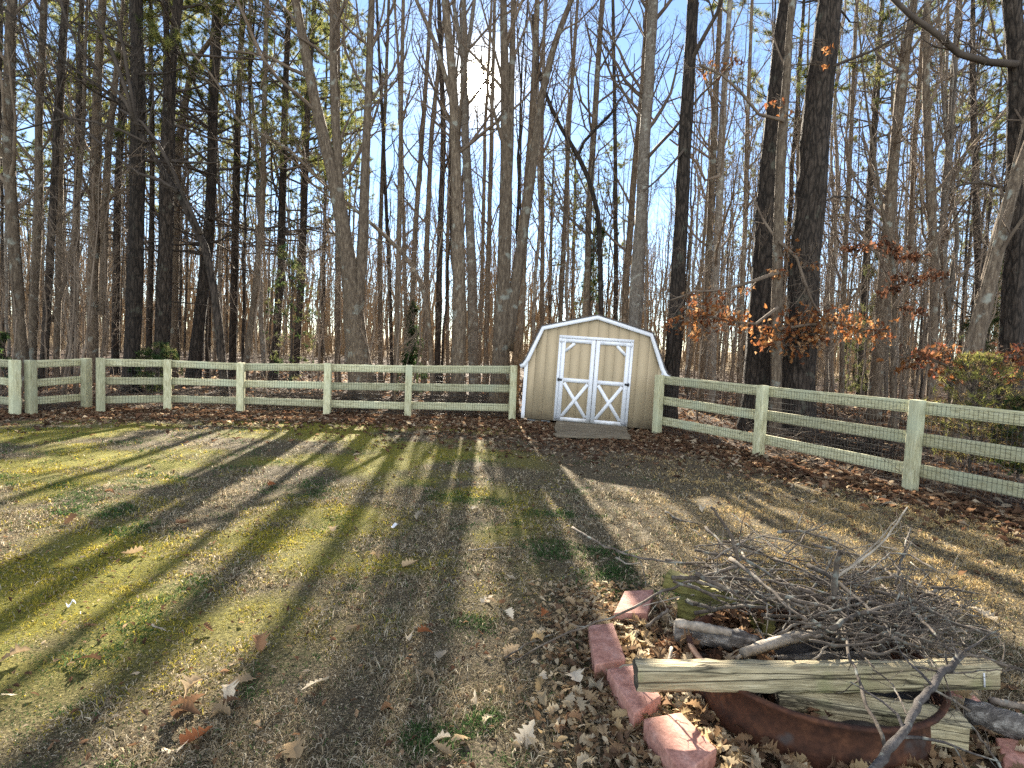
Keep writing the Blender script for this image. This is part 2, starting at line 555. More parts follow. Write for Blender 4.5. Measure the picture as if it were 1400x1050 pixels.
ad = nt.nodes.new('ShaderNodeMath')
ad.operation = 'ADD'
ad0 = nt.nodes.new('ShaderNodeMath')
ad0.operation = 'ADD'
nt.links.new(wpow(12000, 60), ad0.inputs[0])
nt.links.new(wpow(1300, .9), ad0.inputs[1])
nt.links.new(ad0.outputs[0], ad.inputs[0])
nt.links.new(wpow(160, .07), ad.inputs[1])
bg2 = nt.nodes.new('ShaderNodeBackground')
bg2.inputs[0].default_value = (1, .9, .66, 1)
nt.links.new(ad.outputs[0], bg2.inputs[1])
asd = nt.nodes.new('ShaderNodeAddShader')
nt.links.new(bg.outputs[0], asd.inputs[0])
nt.links.new(bg2.outputs[0], asd.inputs[1])
# broken cloud added out of view behind the camera to brighten the shade
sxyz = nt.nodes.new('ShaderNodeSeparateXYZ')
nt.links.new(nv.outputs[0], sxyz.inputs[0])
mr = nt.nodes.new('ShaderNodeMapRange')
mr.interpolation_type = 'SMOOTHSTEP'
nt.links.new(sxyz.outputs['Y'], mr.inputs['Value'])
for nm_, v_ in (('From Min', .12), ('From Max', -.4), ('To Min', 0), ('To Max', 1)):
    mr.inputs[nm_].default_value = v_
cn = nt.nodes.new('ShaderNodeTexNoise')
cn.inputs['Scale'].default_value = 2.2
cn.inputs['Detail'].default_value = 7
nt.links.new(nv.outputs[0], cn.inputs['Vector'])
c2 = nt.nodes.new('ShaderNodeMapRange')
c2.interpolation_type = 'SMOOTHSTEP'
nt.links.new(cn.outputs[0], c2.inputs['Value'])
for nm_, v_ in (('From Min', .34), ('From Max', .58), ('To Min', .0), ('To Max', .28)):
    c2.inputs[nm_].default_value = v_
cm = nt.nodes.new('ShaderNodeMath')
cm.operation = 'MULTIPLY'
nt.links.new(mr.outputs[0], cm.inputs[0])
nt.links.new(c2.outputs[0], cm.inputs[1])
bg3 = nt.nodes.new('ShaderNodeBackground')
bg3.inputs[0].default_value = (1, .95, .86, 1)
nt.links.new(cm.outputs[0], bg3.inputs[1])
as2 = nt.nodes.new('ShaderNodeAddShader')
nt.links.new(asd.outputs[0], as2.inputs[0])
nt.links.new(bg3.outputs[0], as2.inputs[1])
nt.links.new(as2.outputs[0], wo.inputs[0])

sl = bpy.data.lights.new('sun', 'SUN')
sl.energy = 5.0
sl.angle = math.radians(.55)
sl.color = (1, .90, .74)
so = bpy.data.objects.new('sun', sl)
COL.objects.link(so)
so.rotation_euler = Vector(SUN).to_track_quat('Z', 'Y').to_euler()
so.location = (0, 0, 30)
S.view_settings.view_transform = 'Standard'
S.view_settings.look = 'None'
S.view_settings.gamma = 1
S.view_settings.exposure = 2.65

# ------------------------------------------------------------------ ground
xs = np.r_[-900, -400, -200, -110, -70, -50, -38, np.arange(-30, -10, 1.), np.arange(-10, 8, .16), np.arange(8, 30, 1.), 30, 38, 50, 70, 110, 200, 400, 900]
ys = np.r_[-60, -20, -8, -3, np.arange(-1, 2, .5), np.arange(2, 15.5, .16), np.arange(15.5, 30, .8), np.arange(30, 60, 3.), 60, 68, 80, 100, 140, 200, 350, 700, 1500]
XX, YY = np.meshgrid(xs, ys, indexing='ij')
ZZ = gz(XX, YY) * np.where((np.abs(XX) < 60) & (YY < 90), 1, 0)
nx, ny = XX.shape
I = np.arange(nx * ny).reshape(nx, ny)
gb = MB()
gb.add(np.stack([XX, YY, ZZ], -1).reshape(-1, 3), np.stack([I[:-1, :-1], I[1:, :-1], I[1:, 1:], I[:-1, 1:]], -1).reshape(-1, 4))
ground = gb.build('ground', ground_mat(), smooth=True)
tag(ground, None, None, kind='structure')
zn = zones(XX.ravel(), YY.ravel())
at = ground.data.attributes.new('zone', 'FLOAT_COLOR', 'POINT')
litz = np.clip((1 - sstep(-.1, .9, zn['d'])) + .8 * zn['pit'], 0, 1)
at.data.foreach_set('color', np.stack([zn['moss'], zn['bare'], litz, np.ones(nx * ny)], 1).astype(np.float32).ravel())
at = ground.data.attributes.new('zone_far', 'FLOAT_COLOR', 'POINT')
fz = sstep(48, 66, YY.ravel() + .25 * np.abs(XX.ravel()))
at.data.foreach_set('color', np.stack([fz, fz, fz, fz * 0 + 1], 1).astype(np.float32).ravel())

# ------------------------------------------------------------------ grass
def lawn_points(n, y0, y1, margin=1.12):
    """points spread over the lawn between two depths"""
    y = y0 + (y1 - y0) * rng.random(n)
    x = (rng.random(n) * 2 - 1) * (y * .84 * margin + .4)
    k = fence_dist(x, y) > .02
    return x[k], y[k]


STRAW = np.array([[.50, .41, .27], [.33, .26, .16], [.66, .58, .43], [.14, .105, .065], [.42, .345, .23], [.25, .215, .13]])
grass = MB()
for (n, y0, y1, wd_, ln) in ((230000, 1.9, 4.2, .0030, .046), (280000, 4.2, 7.2, .0042, .048), (170000, 7.2, 13.8, .0068, .05)):
    x, y = lawn_points(n, y0, y1)
    z = zones(x, y)
    keep = rng.random(len(x)) > z['bare'] * .93
    ring = np.hypot(x - 1.51, y - 2.97) < .56
    keep &= ~ring
    dens = .35 + .65 * sstep(.3, .6, .6 * vn(x, y, .35, 61) + .4 * vn(x, y, .12, 62))
    keep &= rng.random(len(x)) < dens
    x, y = x[keep], y[keep]
    z = {k: v[keep] for k, v in z.items()}
    m = len(x)
    yaw = rng.random(m) * 6.283 + 1.2 * vn(x, y, .3, 63)
    lean = np.radians(4 + 66 * rng.random(m) ** 1.6)
    L = ln * (.45 + .9 * rng.random(m)) * (1 - .38 * z['moss']) * (.5 + 1.15 * sstep(.3, .75, .65 * vn(x, y, .22, 64) + .35 * vn(x, y, .09, 65)))
    H1 = np.stack([np.cos(yaw), np.sin(yaw), 0 * yaw], 1)
    up = np.array([0, 0, 1.])
    p0 = np.stack([x, y, gz(x, y) - .003], 1)
    p1 = p0 + (L * .5)[:, None] * (np.cos(lean)[:, None] * H1 + np.sin(lean)[:, None] * up)
    l2 = lean - np.radians(25 + 75 * rng.random(m))
    y2 = yaw + rng.normal(size=m) * .5
    H2 = np.stack([np.cos(y2), np.sin(y2), 0 * yaw], 1)
    p2 = p1 + (L * .5)[:, None] * (np.cos(l2)[:, None] * H2 + np.sin(l2)[:, None] * up)
    p2[:, 2] = np.maximum(p2[:, 2], p0[:, 2] + .004)
    sd = np.stack([-np.sin(yaw), np.cos(yaw), rng.normal(size=m) * .4], 1) * (wd_ * (.6 + .8 * rng.random(m)))[:, None] * .5
    v = np.stack([p0 - sd, p0 + sd, p1 + sd, p1 - sd, p2], 1).reshape(-1, 3)
    b = np.arange(m)[:, None] * 5
    c = STRAW[rng.integers(0, 6, m)] * (.75 + .4 * rng.random(m))[:, None]
    u = rng.random(m)
    mo = (u < z['moss'] * .72)[:, None]
    c = np.where(mo, np.array([.47, .385, .06]) * (.6 + .7 * rng.random(m))[:, None], c)
    gr = (rng.random(m) < z['green'] * .7 + .07)[:, None]
    c = np.where(gr, np.array([.075, .135, .045]) * (.6 + .7 * rng.random(m))[:, None], c)
    go = (rng.random(m) < z['gold'] * .6)[:, None]
    c = np.where(go, np.array([.68, .50, .23]) * (.6 + .6 * rng.random(m))[:, None], c)
    grass.add(v, b + np.array([0, 1, 2, 3]), b + np.array([3, 2, 4]), c)
    # colours: the quad and the tip share the blade's colour
tag(grass.build('grass', M['grass']), 'short dormant straw grass and moss covering the lawn', 'grass', kind='stuff')

# ------------------------------------------------------------------ leaves
OT = np.array([0, .1, .2, .3, .38, .48, .56, .66, .74, .86, .95, 1.])
OW = np.array([.014, .10, .09, .23, .15, .33, .17, .36, .18, .25, .13, .0])
ST = np.array([0, .3, .65, 1.])
SW = np.array([.03, .24, .26, .0])


def leaf_template(T, Wd, curl, fold, twist, seed):
    g = np.random.default_rng(seed)
    n = len(T)
    a = Wd * (1 + .17 * g.normal(size=n))
    b = Wd * (1 + .17 * g.normal(size=n))
    sk = np.r_[0, np.diff(T)] * .5
    mid = np.stack([T - .5, 0 * T, curl * np.sin(T * 3.1)], 1)
    lf = np.stack([T - .5 + sk * .8, a, mid[:, 2] + fold * a + twist * (T - .5) * a], 1)
    rt = np.stack([T - .5 + sk * .8, -b, mid[:, 2] + fold * b - twist * (T - .5) * b], 1)
    q = []
    for i in range(n - 1):
        q += [[i, i + 1, n + i + 1, n + i], [i + 1, i, 2 * n + i, 2 * n + i + 1]]
    return np.vstack([mid, lf, rt]), np.array(q)


OAK = [leaf_template(OT, OW, *p, i) for i, p in enumerate([(.10, .5, .5), (-.10, .9, -.6), (.22, 1.2, .8), (.04, .25, -.3), (-.22, -.6, .9), (.16, -.3, -1.2)])]
SIM = [leaf_template(ST, SW, *p, 20 + i) for i, p in enumerate([(.12, .6, .5), (-.12, 1.0, -.6), (.2, -.5, .8)])]
PITC = np.array([[.46, .37, .24], [.38, .28, .17], [.54, .45, .31], [.28, .18, .10], [.17, .11, .07], [.42, .31, .17]])
LEAFC = np.array([[.20, .12, .07], [.12, .07, .042], [.30, .20, .12], [.44, .35, .24], [.075, .045, .03], [.24, .14, .08], [.16, .085, .05], [.10, .06, .04]])


def add_leaves(mb, pos, size, templ, tilt=.35, cols=LEAFC, g=None, upright=False):
    g = g or rng
    m = len(pos)
    which = g.integers(0, len(templ), m)
    for k, (tv, tq) in enumerate(templ):
        s = np.where(which == k)[0]
        if not len(s):
            continue
        yaw = g.random(len(s)) * 6.283
        if upright:
            nz = nrm(g.normal(size=(len(s), 3)))
        else:
            nz = nrm(np.stack([g.normal(size=len(s)) * tilt, g.normal(size=len(s)) * tilt, np.ones(len(s))], 1))
        ax = nrm(np.cross(nz, np.stack([np.cos(yaw), np.sin(yaw), .01 + 0 * yaw], 1)))
        ay = np.cross(nz, ax)
        sz = (size * (.6 + .7 * g.random(len(s))))[:, None, None]
        v = pos[s][:, None] + sz * (tv[None, :, :1] * ax[:, None] + tv[None, :, 1:2] * ay[:, None] + tv[None, :, 2:] * nz[:, None])
        q = (np.arange(len(s))[:, None, None] * len(tv) + tq[None]).reshape(-1, 4)
        c = cols[g.integers(0, len(cols), len(s))] * (.7 + .55 * g.random(len(s)))[:, None]
        mb.add(v.reshape(-1, 3), q, None, np.repeat(c, len(tq), 0))


lit = MB()
# strip on the lawn side of the fence and the floor of the wood
x = rng.random(60000) * 40 - 20
y = 3 + rng.random(60000) ** 1.3 * 27
d = fence_dist(x, y)
near = (d > -.2) & (d < 1.5) & (rng.random(60000) < np.exp(-np.clip(d, 0, 2) / np.where(x > 3, .62, .33)) * 1.2)
wood = (d <= -.2) & (rng.random(60000) < .55) & (np.abs(x) < y * .95 + 2)
k = (near | wood)
p = np.stack([x[k], y[k], gz(x[k], y[k]) + .012 + .03 * rng.random(k.sum())], 1)
add_leaves(lit, p, .13, SIM, .45)
# denser edge strip, smaller pieces
x = rng.random(26000) * 19 - 11
y = np.interp(x, FX, FY) - rng.exponential(.55, 26000) * np.where(x > 3, 1.8, 1)
p = np.stack([x, y, gz(x, y) + .008 + .02 * rng.random(len(x))], 1)
add_leaves(lit, p, .085, SIM, .4)
# around the shed front
x = rng.normal(1.6, 2.0, 2600)
y = rng.normal(11.6, 1.1, 2600)
k = (fence_dist(x, y) > .3)
p = np.stack([x[k], y[k], gz(x[k], y[k]) + .012], 1)
add_leaves(lit, p, .085, SIM, .3)
# crumbs over the whole lawn
x, y = lawn_points(3800, 2.2, 12)
p = np.stack([x, y, gz(x, y) + .014], 1)
add_leaves(lit, p, .032, SIM, .5)
# oak leaves heaped round the fire ring
a = rng.random(4200) * 6.283
r = .56 + np.abs(rng.normal(0, .22, 4200)) + np.where(np.cos(a) < -.2, rng.exponential(.10, 4200), 0)
x, y = PIT[0] - .06 + r * np.cos(a), PIT[1] + r * np.sin(a)
k = (r < 2.1) & (rng.random(4200) < .34) & ~((x > 1.9) & (y > 3.3) & (rng.random(4200) < .8)) & (rng.random(4200) < np.where(x < 1.0, 1, .75))
p = np.stack([x[k], y[k], gz(x[k], y[k]) + .012 + .035 * rng.random(k.sum())], 1)
add_leaves(lit, p, .078, OAK, .5, PITC)
x = 1.51 + .5 * np.sqrt(rng.random(420)) * np.cos(6.283 * (uu_ := rng.random(420)))
y = 2.97 + .5 * np.sqrt(rng.random(420)) * np.sin(6.283 * uu_)
kk = x < 1.42
add_leaves(lit, np.stack([x, y, .14 + .06 * rng.random(420)], 1)[kk], .08, OAK, .7)
# banked up behind and left of the ring
a = 1.2 + 1.8 * rng.random(900)
r = .53 + .22 * rng.random(900)
add_leaves(lit, np.stack([1.51 + r * np.cos(a), 2.97 + r * np.sin(a), (.24 - (r - .53) * .8) * rng.random(900) ** .5], 1), .09, OAK, .8)
x = rng.normal(.58, .2, 130)
y = 2.2 + rng.random(130) * 2.0
p = np.stack([x, y, gz(x, y) + .014 + .02 * rng.random(130)], 1)
add_leaves(lit, p, .085, OAK, .4, PITC)
x, y = rng.normal(.6, .22, 2400), 2.1 + rng.random(2400) * 2.3
add_leaves(lit, np.stack([x, y, gz(x, y) + .012 + .02 * rng.random(2400)], 1), .04, SIM, .6, PITC)
tag(lit.build('leaf_litter', M['leaf']), 'brown fallen leaves littering the ground along the fence and in the woods', 'fallen leaves', kind='stuff')

# single leaves that stand out on the lawn
spots = [(455, 727, 'tan'), (560, 775, 'tan'), (452, 775, 'tan'), (576, 710, 'pale'), (540, 690, 'tan'), (698, 792, 'pale'), (660, 822, 'pale'), (672, 824, 'tan'), (686, 826, 'brown'),
         (698, 845, 'pale'), (742, 846, 'red'), (557, 877, 'pale'), (582, 868, 'red'), (604, 897, 'pale'), (582, 927, 'tan'), (430, 938, 'pale'), (356, 992, 'tan'), (285, 858, 'brown'), (600, 1022, 'pale'), (628, 1018, 'tan'),
         (604, 1034, 'tan'), (265, 945, 'tan'), (270, 960, 'brown'), (322, 938, 'red'), (310, 950, 'pale'), (318, 962, 'brown'), (300, 968, 'tan'), (258, 985, 'brown'), (270, 1010, 'red'), (240, 1022, 'pale'),
         (330, 930, 'tan'), (255, 968, 'brown'), (300, 985, 'tan'), (180, 758, 'tan'), (490, 632, 'tan'), (372, 668, 'red'), (150, 682, 'brown'), (250, 720, 'brown'), (95, 716, 'brown'), (620, 668, 'tan'),
         (783, 936, 'pale'), (742, 930, 'pale'), (738, 868, 'pale'), (770, 908, 'brown'), (720, 1012, 'pale'), (700, 895, 'tan'), (805, 960, 'tan'), (762, 985, 'brown'), (840, 640, 'tan'), (905, 655, 'tan'),
         (960, 702, 'pale'), (1330, 842, 'pale'), (1345, 850, 'pale'), (1020, 720, 'tan'), (880, 715, 'tan'), (510, 765, 'tan'), (650, 700, 'pale'), (425, 690, 'tan'), (205, 640, 'tan'), (350, 880, 'brown'),
         (480, 860, 'tan'), (530, 960, 'brown'), (655, 960, 'pale'), (20, 900, 'tan'), (8, 955, 'pale'), (120, 905, 'brown'), (400, 1030, 'tan')]
LC = dict(tan=(.40, .29, .17), pale=(.54, .46, .34), brown=(.20, .115, .065), red=(.34, .13, .055))
LW = dict(tan='tan curled oak leaf lying on the lawn grass', pale='pale cream oak leaf lying on the lawn grass', brown='dark brown shrivelled leaf lying on the lawn grass', red='rusty red brown leaf lying on the lawn grass')
for i, (px, py, kd) in enumerate(spots):
    g = np.random.default_rng(300 + i)
    P = G(px, py)
    P[2] = gz(P[0], P[1]) + .028
    mb = MB()
    add_leaves(mb, np.array([[0, 0, 0.]]), .112, OAK, .35, np.array([LC[kd]]), g)
    o = mb.build('oak_leaf', M['dry_leaf'], mw=Matrix.Translation(Vector(P)))
    tag(o, LW[kd], 'leaf', kd + ' leaves dotted over the lawn')

for px, py, s, lab in ((539, 721, .034, 'small white paper scrap on the shaded middle of the lawn'), (97, 827, .022, 'small white lump of paper on the sunlit grass at the left')):
    P = G(px, py)
    mb = MB()
    n = 5
    gx, gy = np.meshgrid(np.linspace(-1, 1, n), np.linspace(-1, 1, n), indexing='ij')
    v = np.stack([gx * s, gy * s * .7, .02 * np.sin(gx * 2.5 + gy) + .012 * rng.random((n, n)) + .02], -1).reshape(-1, 3)
    I = np.arange(n * n).reshape(n, n)
    mb.add(v, np.stack([I[:-1, :-1], I[1:, :-1], I[1:, 1:], I[:-1, 1:]], -1).reshape(-1, 4))
    tag(mb.build('paper_scrap', M['paper'], mw=Matrix.Translation(Vector((P[0], P[1], gz(P[0], P[1])))), smooth=True), lab, 'litter')

# ------------------------------------------------------------------ fences
def frame(a, b, up=(0, 0, 1)):
    """matrix with X from a to b, Z nearest to up, origin at the middle"""
    a, b = Vector(a), Vector(b)
    x = (b - a).normalized()
    y = Vector(up).cross(x).normalized()
    z = x.cross(y)
    m = Matrix((x, y, z)).transposed().to_4x4()
    m.translation = (a + b) / 2
    return m, (b - a).length


def plank(name, a, b, w, t, mat, parent, up=(0, 0, 1), bevel=.006, off=(0, 0)):
    """board from a to b: w along up, t across"""
    m, L = frame(a, b, up)
    return MB().box((0, off[0], off[1]), (L, t, w)).build(name, mat, parent, mw=m, bevel=bevel)


def fence(pts, label, double=None, first_post=True):
    """pts: (x, y, height). Posts on the lawn side, wire behind them, rails behind the wire"""
    base = (pts[0][0], pts[0][1], 0)
    t = thing('rail_fence', label, 'fence', base)
    for i, (x, y, h) in enumerate(pts):
        if i == 0 and not first_post:
            continue
        j = max(i - 1, 0), min(i + 1, len(pts) - 1)
        dv = Vector((pts[j[1]][0] - pts[j[0]][0], pts[j[1]][1] - pts[j[0]][1], 0)).normalized()
        z0 = gz(x, y) - .25
        m, L = frame((x, y, z0), (x + random.uniform(-.008, .008), y, h + .012), (-dv.y, dv.x, 0))
        MB().box((0, 0, 0), (L, .145, .145)).build('post', M['fence_wood'], t, mw=m, bevel=.012)
    wv, wr = [], []
    for (x0, y0, h0), (x1, y1, h1) in zip(pts[:-1], pts[1:]):
        d = Vector((x1 - x0, y1 - y0, 0))
        L = d.length
        d.normalize()
        nb = Vector((-d.y, d.x, 0))
        if nb.y < 0 and abs(d.x) > .3 or (abs(d.x) <= .3 and nb.x > 0 and x0 < 0):
            nb = -nb
        ro = .0725 + .008 + .02
        for f, wob in ((.925, .004), (.575, .012), (.225, .012)):
            a = Vector((x0, y0, h0 * f + random.uniform(-wob, wob))) + nb * ro - d * .0
            b = Vector((x1, y1, h1 * f + random.uniform(-wob, wob))) + nb * ro + d * .0
            plank('rail', a + d * .002, b - d * .002, .142 * (h0 + h1) / 2, .038, M['fence_wood'], t)
        wo_ = .0725 + .004
        n = int(L / .052)
        for k in range(n + 1):
            s = k / max(n, 1)
            q = Vector((x0, y0, 0)).lerp(Vector((x1, y1, 0)), s) + nb * wo_
            h = h0 + (h1 - h0) * s
            wv.append([[q.x, q.y, .06], [q.x + random.uniform(-.004, .004), q.y, h * .97]])
        for zz in np.linspace(.08, .96, 11):
            a, b = Vector((x0, y0, h0 * zz)) + nb * wo_, Vector((x1, y1, h1 * zz)) + nb * wo_
            wv.append([list(a), list(b)])
    wv = np.array(wv)
    v, q = tubes(wv, np.full(wv.shape[:2], .0019), 3)
    MB().add(v, q).build('wire_mesh', M['wire'], t)
    return t


fence([(-13.5, 13.6, 1.0), (-11.4, 12.55, 1.0), (-9.17, 11.42, 1.015)], 'weathered rail fence with wire going off at the left beyond the paired corner posts')
fence([(-9.02, 11.62, 1.01), (-8.72, 12.7, 1.03)], 'short angled rail fence piece between two pairs of square posts')
fence([(-8.10, 12.2, 1.075), (-7.19, 12.95, 1.06), (-5.77, 13.2, 1.045), (-3.94, 13.27, 1.11), (-2.24, 13.45, 1.135), (.03, 13.8, 1.21)], 'long weathered three rail fence with wire running up to the shed from the left')
fence([(2.98, 12.55, 1.185), (4.2, 10.4, 1.175), (5.29, 8.09, 1.19), (6.4, 5.8, 1.19), (7.5, 3.5, 1.19)], 'weathered rail fence with wire coming forward from the right side of the shed')

# ------------------------------------------------------------------ shed
BL, BR = Vector(G(713, 571, .10)), Vector(G(902, 588, .02))
SW_ = (BR - BL).length
sx = (BR - BL).normalized()
sy = Vector((-sx.y, sx.x, 0)).normalized()
SM = Matrix((sx, sy, sx.cross(sy))).transposed().to_4x4()
SM.translation = BL
shed = thing('garden_shed', 'tan barn style garden shed with gambrel roof and white trimmed double doors', 'shed', SM.translation)
WM[shed.name] = Matrix.Translation(SM.translation)
w = SW_
DEP = 2.9
ZB, ZE, ZS, ZP = .0, 1.25, 1.975, 2.265          # bottom, eave, shoulder, peak of the wall
XS = .32
prof = [(0, ZE), (XS, ZS), (w / 2, ZP), (w - XS, ZS), (w, ZE)]


def wall_top(x):
    return float(np.interp(x, [p[0] for p in prof], [p[1] for p in prof]))


def sbuild(mb, name, mat, parent=shed, **kw):
    return mb.build(name, mat, parent, mw=SM.copy(), **kw)


def strip(mb, x0, x1, z0, tops, y0, y1):
    """board standing from z0 to a broken top line, between the depths y0 (front) and y1"""
    xs_ = [x0] + [x for x in (p[0] for p in prof) if x0 + 1e-4 < x < x1 - 1e-4] + [x1]
    n = len(xs_)
    b = [(x, y, z0) for y in (y0, y1) for x in xs_]
    t = [(x, y, tops(x)) for y in (y0, y1) for x in xs_]
    v = b + t
    q = []
    for i in range(n - 1):
        q += [[i, i + 1, 2 * n + i + 1, 2 * n + i], [n + i + 1, n + i, 3 * n + i, 3 * n + i + 1],
              [2 * n + i, 2 * n + i + 1, 3 * n + i + 1, 3 * n + i], [i + 1, i, n + i, n + i + 1]]
    q += [[n, 0, 2 * n, 3 * n], [n - 1, 2 * n - 1, 4 * n - 1, 3 * n - 1]]
    mb.add(v, q)


fw = MB()
strip(fw, .012, w - .012, ZB + .01, lambda x: wall_top(x) - .012, .011, .035)
x = 0.0
while x < w - .01:
    x1 = min(x + .2165, w)
    strip(fw, x + .0025, x1 - .0025, ZB, wall_top, .004, .010)
    x = x1
sbuild(fw, 'front_wall', M['siding'])
sw = MB()
for xx in (0.002, w - .032):
    sw.box((xx + .015, DEP / 2 + .02, (ZB + ZE) / 2), (.03, DEP - .04, ZE - ZB))
strip(sw, .002, w - .002, ZB, wall_top, DEP - .035, DEP)
sbuild(sw, 'side_and_back_walls', M['siding'])
# roof skin: gambrel with flared eaves
rp = [(-.12, 1.155), (-.05, 1.19), (.012, 1.30), (XS - .01, ZS + .035), (w / 2, ZP + .05), (w - XS + .01, ZS + .035), (w - .012, 1.30), (w + .05, 1.19), (w + .12, 1.155)]
rp = np.array(rp)


def offs(p, dd):
    t = np.gradient(p, axis=0)
    t /= np.linalg.norm(t, axis=1, keepdims=True)
    return p + dd * np.stack([-t[:, 1], t[:, 0]], 1)


def band(mb, lo, hi, y0, y1):
    n = len(lo)
    v = [(p[0], y, p[1]) for y in (y0, y1) for p in np.vstack([lo, hi])]
    q = []
    for i in range(n - 1):
        q += [[i, i + 1, n + i + 1, n + i], [2 * n + i + 1, 2 * n + i, 3 * n + i, 3 * n + i + 1], [n + i, n + i + 1, 3 * n + i + 1, 3 * n + i], [i + 1, i, 2 * n + i, 2 * n + i + 1]]
    q += [[0, n, 3 * n, 2 * n], [2 * n - 1, n - 1, 3 * n - 1, 4 * n - 1]]
    mb.add(v, q)


rf = MB()
band(rf, rp, offs(rp, .022), -.055, DEP + .06)
roof = sbuild(rf, 'roof', M['shingle'])
cs = MB()
u = np.linspace(0, 1, 24)
for k in range(23):                                     # courses of shingles up both sides, proud of the skin
    L = np.r_[0, np.cumsum(np.linalg.norm(np.diff(rp[:5], axis=0), axis=1))]
    s0 = u[k] * L[-1]
    s1 = min(s0 + .05, L[-1])
    pa = np.array([[np.interp(s, L, rp[:5, 0]), np.interp(s, L, rp[:5, 1])] for s in (s0, s1)])
    for mir in (False, True):
        qd = pa.copy()
        if mir:
            qd[:, 0] = w - qd[:, 0]
            qd = qd[::-1]
        t = (qd[1] - qd[0]) / np.linalg.norm(qd[1] - qd[0])
        nn = np.array([-t[1], t[0]])
        band(cs, qd + nn * .0235, qd + nn * .031, -.062, DEP + .065)
sbuild(cs, 'shingle_courses', M['shingle'], roof)
fa = MB()
band(fa, offs(rp, -.088), offs(rp, -.002), -.048, -.022)
sbuild(fa, 'rake_board', M['white_paint'])
for xx in (-.012, w - .063):
    cb = MB().box((xx + .0375, -.011, (ZB - .01 + ZE) / 2), (.075, .02, ZE - ZB - .01))
    sbuild(cb, 'corner_board', M['white_paint'], bevel=.003)
# doors
X0, X1, Z0, Z1 = .70, 2.27, .005, 1.85
cz = MB().box(((X0 + X1) / 2, -.014, Z1 - .03), (X1 - X0, .026, .06))
cz.box((X0 + .03, -.014, (Z0 + Z1 - .06) / 2), (.06, .026, Z1 - .06 - Z0)).box((X1 - .03, -.014, (Z0 + Z1 - .06) / 2), (.06, .026, Z1 - .06 - Z0))
sbuild(cz, 'door_casing', M['white_paint'])
XM = (X0 + X1) / 2


def bar(mb, a, b, wid, y0, y1, ends=None):
    a, b = np.array(a), np.array(b)
    t = (b - a) / np.linalg.norm(b - a)
    nn = np.array([-t[1], t[0]]) * wid / 2
    c = [a + nn, b + nn, b - nn, a - nn]
    v = [(p[0], y, p[1]) for y in (y0, y1) for p in c]
    mb.add(v, [[3, 2, 1, 0], [4, 5, 6, 7], [0, 1, 5, 4], [1, 2, 6, 5], [2, 3, 7, 6], [3, 0, 4, 7]])


for side in (0, 1):
    a, b = (X0 + .064, XM - .006) if side == 0 else (XM + .006, X1 - .064)
    zb, zt = Z0 + .012, Z1 - .068
    pn = MB()
    pn.box(((a + b) / 2, -.012, (zb + zt) / 2), (b - a - .002, .010, zt - zb - .002))
    xx = a
    while xx < b - .02:
        x1 = min(xx + .2, b)
        pn.box(((xx + x1) / 2, -.0205, (zb + zt) / 2), (x1 - xx - .005, .006, zt - zb - .004))
        xx = x1
    dr = sbuild(pn, 'door', M['siding'])
    ft = MB()
    y0, y1 = -.042, -.0245
    sw1 = .085
    zm = zb + (zt - zb) * .50
    for xx in (a + sw1 / 2, b - sw1 / 2):
        bar(ft, (xx, zb), (xx, zt), sw1, y0, y1)
    for zz, hh in ((zt - .04, .08), (zm, .085), (zb + .04, .08)):
        bar(ft, (a + sw1, zz), (b - sw1, zz), hh, y0 + .001, y1)
    ia, ib = a + sw1, b - sw1
    bar(ft, (ia + .02, zb + .1), (ib - .02, zm - .06), .07, y0 + .002, y1)
    bar(ft, (ia + .02, zm - .06), (ib - .02, zb + .1), .07, y0 + .004, y1)
    c0 = ia if side == 0 else ib
    sg = 1 if side == 0 else -1
    bar(ft, (c0 + sg * .0, zt - .27), (c0 + sg * .19, zt - .085), .06, y0 + .003, y1)
    sbuild(ft, 'door_frame', M['white_paint'], dr)
    ho = a - .03 if side == 0 else b + .03
    for zz, mt, nm in ((zt - .05, M['white_paint'], 'hinge'), (zm, M['black_metal'], 'hinge'), (zb + .05, M['grey_metal'], 'hinge')):
        hm = MB().box((ho + sg * .04, y0 - .004, zz), (.1, .006, .05))
        tube1(hm, [(ho + sg * .012, y0 - .01, zz - .04), (ho + sg * .012, y0 - .01, zz + .04)], .009, 6)
        sbuild(hm, nm, mt, dr)
hm = MB()
for k in (-1, 1):
    bar(hm, (XM + .022 + .0, zm + .03 * k - .01), (XM + .022, zm + .03 * k + .01), .02, -.06, -.0425)
bar(hm, (XM + .022, zm - .05), (XM + .022, zm + .05), .018, -.066, -.0605)
# skids and blocks under the floor
sk = MB()
for xx in (.35, w / 2, w - .35):
    sk.box((xx, DEP / 2, ZB - .065), (.1, DEP - .08, .12))
sbuild(sk, 'skid', M['old_plank'])
for xx in (.22, .52):
    sbuild(MB().box((xx, .17, -.10), (.2, .2, .16)), 'support_block', M['concrete'], bevel=.006)

# ramp
ra, rb = Vector(G(757, 599)), Vector(G(858, 601))
ramp_t = thing('plank_ramp', 'low weathered grey plank ramp in front of the shed doors', 'ramp', ra)
top0 = SM @ Vector((X0 + .05, -.075, .0))
top1 = SM @ Vector((X1 - .02, -.075, .0))
lo0 = ra + Vector((.02, 0, .02))
lo1 = rb + Vector((.03, .05, .02))
for k in range(5):
    f0, f1 = k / 5 + .016, (k + 1) / 5 - .016
    a0, a1 = lo0.lerp(top0, f0), lo0.lerp(top0, f1)
    b0, b1 = lo1.lerp(top1, f0), lo1.lerp(top1, f1)
    a, b = (a0 + a1) / 2, (b0 + b1) / 2
    e = Vector((random.uniform(-.02, .02), 0, 0))
    upv = (a1 - a0).normalized()
    plank('ramp_plank', a + e, b + e, (a1 - a0).length, .03, M['old_plank'], ramp_t, up=upv, bevel=.004)


